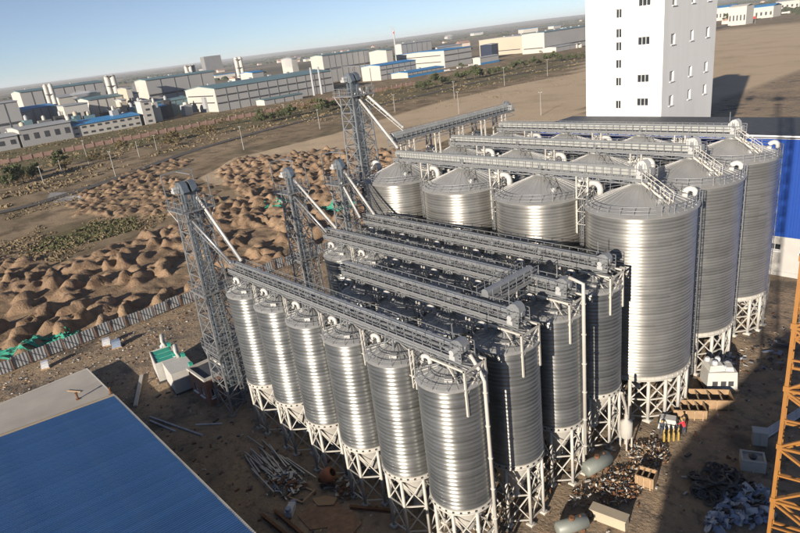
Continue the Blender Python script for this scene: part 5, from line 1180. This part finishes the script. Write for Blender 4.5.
# clusters of tall white tanks, stacks, chimney
def tank_cluster(label, X, top, n, rad, h=None, name='tank_cluster'):
    p = at_x(*top, X); H = p[2]; o = thing(name, label, 'tank', (X, p[1], 0), 0, 'white process tanks in the factory')
    for k in range(n):
        m = MB(); m.lathe([(rad, 0), (rad, H-1.5), (rad*.5, H), (.02, H)], 14, ((k % 2)*rad*.8, (k-(n-1)/2)*2.05*rad)); m.build('tank', 'factory_white', o, True)
    m = MB()
    for z in np.arange(6, H, 9): m.box((rad*.3, 0, z), (rad*3.2, 2.05*rad*n, .35))
    m.build('platforms', 'block_grey', o)
tank_cluster('two tall white process tanks standing at the far left', -600, (46.5, 84), 2, 1.9)
tank_cluster('pair of tall ribbed white tanks behind the office range', -600, (108.5, 75.2), 2, 2.4)
tank_cluster('twin slim white tanks near the dark apartment block', -650, (237, 57), 2, 2.3)
tank_cluster('small group of white tanks left of the apartment block', -700, (189, 65), 3, 2.2)
tank_cluster('two white tanks in front of the huge pale hall', -480, (577, 43), 2, 3.2)
tank_cluster('three short white tanks among the left factory roofs', -560, (66, 111), 3, 2.5)
for lab, X, top in (('left slim grey exhaust stack at the end of the long warehouse', -488, (310, 67.5)), ('right slim grey exhaust stack at the end of the long warehouse', -488, (317.8, 67))):
    p = at_x(*top, X); m = MB(); m.lathe([(1.3, 0), (.95, p[2]), (.7, p[2]), (.7, p[2]-1)], 14); o = tag(m.build('exhaust_stack', 'roof_grey_far', None, True, (X, p[1], 0)), lab, 'stack', 'exhaust stacks')
p = at_x(393.3, 30, -760); ch = thing('chimney', 'thin chimney with a red and white banded top', 'chimney', (-760, p[1], 0)); H = p[2]
m = MB(); m.lathe([(1.9, 0), (1.1, H*.9)], 14); m.build('shaft', 'roof_grey_far', ch, True)
for k in range(2): m = MB(); m.lathe([(1.15-.04*k, H*(.9+.05*k)), (1.1-.04*k, H*(.9+.05*(k+1)))], 14); m.build('band', 'red_paint' if k % 2 == 0 else 'factory_white', ch, True)
def plume(label, c, s, dens):
    import bmesh
    bm = bmesh.new(); bmesh.ops.create_icosphere(bm, subdivisions=3, radius=1)
    for v in bm.verts:
        n = math.sin(v.co.x*4+c[0])*math.cos(v.co.y*3.7+c[1])*.25+math.sin(v.co.z*6)*.12; v.co *= 1+n
    me = bpy.data.meshes.new('steam_plume'); bm.to_mesh(me); bm.free(); o = bpy.data.objects.new('steam_plume', me); COL.objects.link(o); o.location = c; o.scale = s
    m = bpy.data.materials.new('steam'); m.use_nodes = True; t = m.node_tree; t.nodes.remove(t.nodes['Principled BSDF']); v = t.nodes.new('ShaderNodeVolumePrincipled'); v.inputs['Color'].default_value = (.95, .95, .95, 1); v.inputs['Density'].default_value = dens; t.links.new(v.outputs[0], t.nodes['Material Output'].inputs['Volume']); me.materials.append(m)
    o['kind'] = 'stuff'; o['label'] = label; o['category'] = 'steam'
for lab, px, X, s, dn in (('white steam drifting over the left factory roofs', (80, 94), -570, (5, 9, 3), .05), ('white steam rising behind the long warehouse', (288, 62), -560, (4, 7, 6), .09), ('thin smoke at the chimney top', (392, 28), -760, (3, 8, 4), .05), ('white steam beyond the wide white hall', (449, 37), -800, (4, 10, 5), .07), ('steam beside the white gable in the left factory', (135, 90), -590, (3, 4, 7), .07)):
    p = at_x(*px, X); plume(lab, tuple(p), s, dn)
# pipe racks, yard clutter of the factory as countable units
r = random.Random(21)
for k in range(90):
    px = r.uniform(5, 330); yb = 140-px*.165-r.uniform(6, 26); X = -r.uniform(512, 560); p = at_x(px, yb, X)
    if p[2] < 3 or p[2] > 22: continue
    o = thing('process_unit', 'small process unit among factory roofs', 'plant', (X, p[1], 0), r.uniform(-.1, .1), 'process units among the factory halls')
    MB().box((0, 0, p[2]*.4), (r.uniform(4, 9), r.uniform(4, 12), p[2]*.8)).build('frame', r.choice(['roof_grey_far', 'factory_white', 'block_grey', 'roof_teal', 'dark_band']), o); m = MB(); q = r.uniform(1, 2.2); m.lathe([(q, p[2]*.8), (q, p[2]*.95), (.1, p[2])], 10); m.build('vessel', r.choice(['factory_white', 'factory_cream', 'roof_grey_far']), o, True)
# boundary wall of brick panels
wx = -405.5; wy0, wy1 = 30.0, 395.0
pw_ = thing('boundary_wall', 'long brick boundary wall with pillars along the factory land', 'wall', (wx, wy0, 0)); n = int((wy1-wy0)/6.2); c0 = None
for k in range(n):
    if c0 is None:
        c0 = o = MB().box((0, 2.85, 1.35), (.35, 5.4, 2.7)).build('brick_panel', 'wall_pink', pw_); p0 = q = MB().box((0, 0, 1.6), (.7, .7, 3.2)).build('pillar', 'wall_pink', pw_)
    else: o = c0.copy(); COL.objects.link(o); q = p0.copy(); COL.objects.link(q)
    o.location = (r.uniform(-.1, .1), k*6.2+.25, r.uniform(-.5, .1)); q.location = (0, k*6.2, r.uniform(-.2, .2))
# utility poles
POLES = [((116, 177), (107.5, 151)), ((62.5, 174), (59, 160)), ((89, 164), (84, 140)), ((139.5, 157), (136, 141)), ((157, 150), (152, 135)), ((244, 150), (239, 126)), ((320, 129), (317.5, 109)), ((395, 112), (392.5, 94)), ((459, 114), (457.5, 91)), ((454.5, 99), (453, 81)), ((504.5, 86), (504, 67.5)), ((541, 115), (540.5, 91)), ((547.5, 76), (547, 59)), ((44, 184), (40, 166)), ((285, 118), (283.5, 104)), ((755, 24), (755, 13)), ((771, 20), (771, 9))]
for b_, t_ in POLES:
    p = at(*b_); zz = np.arange(3, 40, .25); q = to_px(np.stack([np.full_like(zz, p[0]), np.full_like(zz, p[1]), zz], -1)); h = float(zz[np.argmin(np.abs(q[:, 1]-t_[1]))]); h = min(h, 22.0)
    o = thing('utility_pole', 'slender pale utility pole along the road', 'pole', (p[0], p[1], gz(p[0], p[1])), R(r.uniform(-20, 20)), 'utility poles along the road')
    m = MB(); m.lathe([(.24, 0), (.14, h), (.02, h)], 8); m.build('shaft', 'pole_grey', o, True); m = MB(); m.bar((-.9, 0, h-.5), (.9, 0, h-.5), .12); m.build('crossarm', 'pole_grey', o)
    for s in (-.8, 0, .8): MB().lathe([(.08, h-.44), (.1, h-.2), (.02, h-.15)], 6, (s, 0)).build('insulator', 'frame_white', o)
# ---------------------------------------------------------------- trees
def make_tree(seed, h, w_, leafm, dens):
    rr = np.random.default_rng(seed); root = thing('roadside_tree', '', 'tree'); m = MB()
    m.tube([(0, 0, 0), (rr.normal(0, .1), rr.normal(0, .1), h*.3), (rr.normal(0, .2), rr.normal(0, .2), h*.75)], .028*h, 7, True, .006*h)
    cl = []
    for k in range(9):
        z = h*rr.uniform(.28, .8); a = rr.uniform(0, 6.28); L = w_*(.5+.5*(1-abs(z/h-.5)))*rr.uniform(.6, 1); e = np.array((L*math.cos(a), L*math.sin(a), z+h*rr.uniform(.06, .18))); m.tube([(0, 0, z), tuple(e*[.5, .5, 1]), tuple(e)], .010*h, 5, False, .003*h); cl.append((e, w_*rr.uniform(.3, .5)))
    cl.append((np.array((0, 0, h*.9)), w_*.4)); cl.append((np.array((0, 0, h*.6)), w_*.55))
    m.build('trunk', 'bark', root, True); c = MB()
    for e, q in cl:
        for k in range(dens):
            d = rr.normal(0, 1, 3); d /= np.linalg.norm(d); p = e+d*q*rr.uniform(.35, 1.0)*np.array((1, 1, .9)); s = rr.uniform(.22, .46)*h/9
            u = rr.normal(0, 1, 3); u /= np.linalg.norm(u); v = np.cross(u, d+.01); v /= np.linalg.norm(v)+1e-9
            c.add([p-u*s-v*s*.6, p+u*s-v*s*.6, p+u*s+v*s*.6, p-u*s+v*s*.6], [(0, 1, 2, 3)])
    c.build('crown', leafm, root); return root
protos = [make_tree(1, 9, 3.2, 'leaf', 75), make_tree(2, 11, 3.9, 'leaf', 80), make_tree(3, 7, 3.4, 'leaf', 70), make_tree(4, 6, 2.9, 'leaf_dry', 60), make_tree(5, 4, 2.5, 'leaf_dry', 46)]
used = [False]*5
TR = [(436, 86.5, 1), (442, 85, 0), (459, 82, 1), (466, 80.5, 1), (475, 79.5, 1), (480, 78, 0), (519, 69, 1), (525, 68, 0), (534, 66.5, 1), (546, 63, 1), (554, 62, 1), (560, 61.5, 2), (568, 60.5, 2), (575, 60, 2), (582, 59, 2), (292, 117.5, 1), (287, 119, 2), (322, 113, 0), (327, 111, 0), (334, 109, 2), (262, 124, 2), (272, 122, 2), (5, 188, 2), (14, 186, 0), (24, 183, 0), (30, 180, 2), (37, 178, 0), (62, 168, 0), (420, 91, 2), (428, 89, 2), (412, 93, 4), (448, 84, 2), (490, 76, 2), (498, 74, 2), (506, 72, 2), (512, 70.5, 0), (540, 65, 2), (382, 95, 4), (395, 93, 4), (403, 91, 3), (352, 104, 3), (365, 101, 4), (306, 112, 3)]
rr = random.Random(5)
for k in range(40):
    px = rr.uniform(0, 585); TR.append((px, 190-px*.236+rr.uniform(-12, -2)-(8 if px > 300 else 0)*rr.random(), rr.choice([2, 3, 4, 4, 3])))
for k in range(16): px = rr.uniform(718, 756); TR.append((px, 27-(px-718)*.25+rr.uniform(-4, 0), rr.choice([0, 2])))
TL = ['mid sized green roadside tree', 'tall bushy dark green roadside tree', 'rounded low green roadside tree', 'brownish autumn roadside tree', 'small dry roadside bush']
for px, py, kd in TR:
    p = at(px, py); q = protos[kd] if not used[kd] else copy_tree(protos[kd]); used[kd] = True; s = rr.uniform(.8, 1.2)*(1.6 if px > 700 else 1)
    q.location = (p[0], p[1], gz(p[0], p[1])); q.scale = (s*rr.uniform(.9, 1.2), s*rr.uniform(.9, 1.2), s*.92); q.rotation_euler = (0, 0, rr.uniform(0, 6.28)); q['label'] = TL[kd]; q['category'] = 'tree'; q['group'] = TL[kd]+' (trees)'
# scrub and grass tufts over the fields
def tufts(name, label, n, poly, mname, s0, s1, seed):
    rr = np.random.default_rng(seed); P = np.array(poly); V = []; Fc = []; cnt = 0
    px = rr.uniform(P[:, 0].min(), P[:, 0].max(), n*6); py = rr.uniform(P[:, 1].min(), P[:, 1].max(), n*6); ok = inpoly(px, py, poly); px, py = px[ok][:n], py[ok][:n]
    for a, b in zip(px, py):
        q = at(a, b)
        if vnoise(np.array([q[0]]), np.array([q[1]]), 16.0, 40)[0]*.6+vnoise(np.array([q[0]]), np.array([q[1]]), 5.0, 41)[0]*.4 < .5: continue
        if fresh[min(max(np.searchsorted(GX, q[0]), 0), n0-1), min(max(np.searchsorted(GY, q[1]), 0), n1-1)] > .25 or q[0] > -84: continue
        z = gz(q[0], q[1]); s = rr.uniform(s0, s1)*rr.uniform(.5, 1.2)
        for k in range(5):
            t = rr.uniform(0, 6.28); c, d = math.cos(t)*s*.5, math.sin(t)*s*.5; ox_, oy_ = rr.normal(0, s*.4, 2); o = len(V)
            V += [(q[0]+ox_-c, q[1]+oy_-d, z), (q[0]+ox_+c, q[1]+oy_+d, z), (q[0]+ox_+c*.5+rr.normal(0, s*.2), q[1]+oy_+d*.5, z+s*rr.uniform(.5, 1)), (q[0]+ox_-c*.6, q[1]+oy_-d*.6+rr.normal(0, s*.2), z+s*rr.uniform(.4, .9))]; Fc.append((o, o+1, o+2, o+3))
    m = MB(); m.v = V; m.f = Fc; o = stuff(m.build(name, mname)); o['label'] = label; o['category'] = 'scrub'
tufts('dry_scrub', 'dry brown scrub over the open fields', 5200, [(0, 215), (0, 262), (60, 262), (150, 232), (200, 190), (110, 180), (300, 130), (590, 85), (590, 60), (400, 100), (200, 145)], 'scrub', .25, .7, 1)
tufts('dry_scrub', 'dry straw scrub between the road and the boundary wall', 5200, [(0, 152), (160, 122), (400, 84), (590, 50), (590, 66), (400, 102), (160, 155), (0, 210)], 'scrub', .4, 1.1, 2)
tufts('green_scrub', 'green weeds beside the spoil mounds', 900, [(50, 236), (95, 222), (135, 218), (140, 228), (100, 240), (60, 250), (30, 252)], 'scrub_green', .3, .7, 3)
tufts('green_scrub', 'green weeds along the factory edge', 1800, [(0, 154), (160, 124), (335, 96), (335, 110), (160, 140), (0, 176)], 'scrub_green', .4, .9, 4)
# far woodland belts and houses towards the horizon
rr = np.random.default_rng(9); V = []; Fc = []
def horizon_y(px): return 86-.1155*px
for k in range(120):
    px = rr.uniform(-60, 860); d = rr.uniform(1.2, 12)**1.0; p = at(px, horizon_y(px)+rr.choice([4, 6, 9, 12, 16])*rr.uniform(.7, 1.2)) if False else None
    ang = YAW+R(rr.uniform(-45, 45)); D = rr.uniform(1100, 9000); cx, cy = CAM[0]-math.sin(ang)*D, CAM[1]+math.cos(ang)*D; L = rr.uniform(80, 420)*(1+D/5000); ax = rr.choice([0.1, 1.6, .1, 2.0])+rr.normal(0, .15)
    for q in range(int(L/14)+3):
        t = rr.uniform(-.5, .5); x, y = cx+math.cos(ax)*L*t+rr.normal(0, 10), cy+math.sin(ax)*L*t+rr.normal(0, 10); s = rr.uniform(5, 13)*(1+D/9000); h = rr.uniform(5, 11); z = gz(x, y)-.3; o = len(V); N = 7
        for j in range(N): a = 6.283*j/N+rr.uniform(-.3, .3); V.append((x+s*math.cos(a)*rr.uniform(.7, 1.1), y+s*math.sin(a)*rr.uniform(.7, 1.1), z))
        for j in range(N): a = 6.283*j/N+rr.uniform(-.3, .3); V.append((x+s*.8*math.cos(a)*rr.uniform(.6, 1.1), y+s*.8*math.sin(a)*rr.uniform(.6, 1.1), z+h*rr.uniform(.45, .9)))
        V.append((x+rr.normal(0, 1), y+rr.normal(0, 1), z+h))
        for j in range(N): k2 = (j+1) % N; Fc += [(o+j, o+k2, o+N+k2, o+N+j), (o+N+j, o+N+k2, o+2*N)]
m = MB(); m.v = V; m.f = Fc; o = stuff(m.build('far_woodland', 'far_trees')); o['label'] = 'dark belts of far trees towards the horizon'; o['category'] = 'trees'
rr = random.Random(13); hp = None
def make_house():
    o = thing('far_house', '', 'house'); MB().box((0, 0, 2.2), (9, 14, 4.4)).build('wall', 'house_wall', o); m = MB(); m.prism([(-5.2, 4.3), (0, 7), (5.2, 4.3)], (0, -7.4, 0), (1, 0, 0), (0, 1, 0), (0, 0, 1), 14.8); fix_normals(m.build('roof', 'wall_pink', o)); return o
def make_flat():
    o = thing('far_house', '', 'house'); MB().box((0, 0, 3), (14, 26, 6)).build('wall', 'factory_white', o); m = MB(); m.box((0, 0, 6.2), (14.8, 26.8, .6)); m.build('roof', 'roof_blue_far', o); return o
HP = [make_house(), make_flat()]; U = [False, False]
for k in range(80):
    ang = YAW+R(rr.uniform(-44, 40)); D = rr.uniform(1300, 5200) if k % 3 else rr.uniform(1100, 1900); kd = 0 if rr.random() < .62 else 1
    x, y = CAM[0]-math.sin(ang)*D, CAM[1]+math.cos(ang)*D
    if -750 < x < -440 and y < 1100: continue
    o = HP[kd] if not U[kd] else copy_tree(HP[kd]); U[kd] = True; s = rr.uniform(.9, 2.0)*(1+D/6000); o.location = (x, y, gz(x, y)-.2); o.scale = (s, s, s*.9); o.rotation_euler = (0, 0, rr.uniform(-.4, .4)); o['category'] = 'house'
    o['label'] = ['tiny reddish roofed house near the horizon', 'tiny blue roofed white hall near the horizon'][kd]; o['group'] = ['reddish roofed houses near the horizon', 'blue roofed halls near the horizon'][kd]
# vehicles: parked white cars by the halls, red trucks at the top right
def vehicle(label, loc, rz, body, L, W, H, truck, group):
    o = thing('parked_truck' if truck else 'parked_car', label, 'truck' if truck else 'car', loc, rz, group)
    if truck:
        MB().box((L*.36, 0, H*.5+.3), (L*.24, W, H*.8)).build('cab', body, o); MB().box((-L*.13, 0, H*.45+.5), (L*.7, W, H*.6)).build('cargo_bed', body, o); MB().box((L*.485, 0, H*.62+.3), (.06, W*.85, H*.25)).build('windscreen', 'glass_dark', o)
    else:
        m = MB(); m.box((0, 0, .62), (L, W, .6), 0, .96); m.build('body', body, o); m = MB(); m.box((-.1*L*.3, 0, 1.15), (L*.58, W*.9, .5), 0, .8); m.build('cabin', 'glass_dark', o)
    for sx in (-.3, .3):
        for sy in (-1, 1): MB().tube([(sx*L, sy*W*.42, .4), (sx*L, sy*W*.52, .4)], .38, 10).build('wheel', 'black_plastic', o)
for k, (px, py) in enumerate(((447, 72), (453, 70.5), (459, 69), (466, 67.5), (471, 66.5), (476, 65.5))): p = at(px, py); vehicle('white vehicle parked before the wide hall', (p[0], p[1], 0), R(rr.uniform(60, 100)), 'white_sheet', 6.5, 2.4, 3, k % 2 == 0, 'white vehicles parked before the halls')
for k, (px, py) in enumerate(((752, 19.8), (762, 18.2), (768, 16.6), (786, 14.5))): p = at(px, py); vehicle(['red truck, leftmost on the far road at the top right', 'red truck, middle one on the far road at the top right', 'red truck, third along the far road at the top right', 'white truck, rightmost on the far road at the top right'][k], (p[0], p[1], .6), R(-10), 'red_paint' if k < 3 else 'white_sheet', 15, 4, 5, True, 'trucks on the far road')

# ---------------------------------------------------------------- labels that single out look-alikes by their place from the left
def nth(k): return ORD[k] if k < 10 else '%d%s' % (k+1, 'th' if 10 <= k+1 <= 20 else {1: 'st', 2: 'nd', 3: 'rd'}.get((k+1) % 10, 'th'))
bins = {}
for o in bpy.data.objects:
    if o.parent is None and o.get('group') and o.get('category') in ('tree', 'pole', 'house', 'cylinder', 'plant', 'beam', 'car', 'truck'): bins.setdefault(o['label'], []).append(o)
for lab, L_ in bins.items():
    if len(L_) < 2: continue
    L_.sort(key=lambda o: to_px(np.array(o.location))[0])
    for k, o in enumerate(L_): o['label'] = '%s, %s from the left of its kind' % (lab, nth(k))

# thin air haze over the plain
hz = MB().box((-4000, 6000, 70), (26000, 26000, 144)).build('haze', 'steel'); hz.data.materials.clear()
hm = bpy.data.materials.new('haze_air'); hm.use_nodes = True; t = hm.node_tree; t.nodes.remove(t.nodes['Principled BSDF']); v = t.nodes.new('ShaderNodeVolumePrincipled'); v.inputs['Color'].default_value = (.86, .92, 1.0, 1); v.inputs['Density'].default_value = 6e-5; v.inputs['Anisotropy'].default_value = 0.0
t.links.new(v.outputs[0], t.nodes['Material Output'].inputs['Volume']); hz.data.materials.append(hm); stuff(hz); hz['label'] = 'thin haze over the plain'; hz['category'] = 'haze'
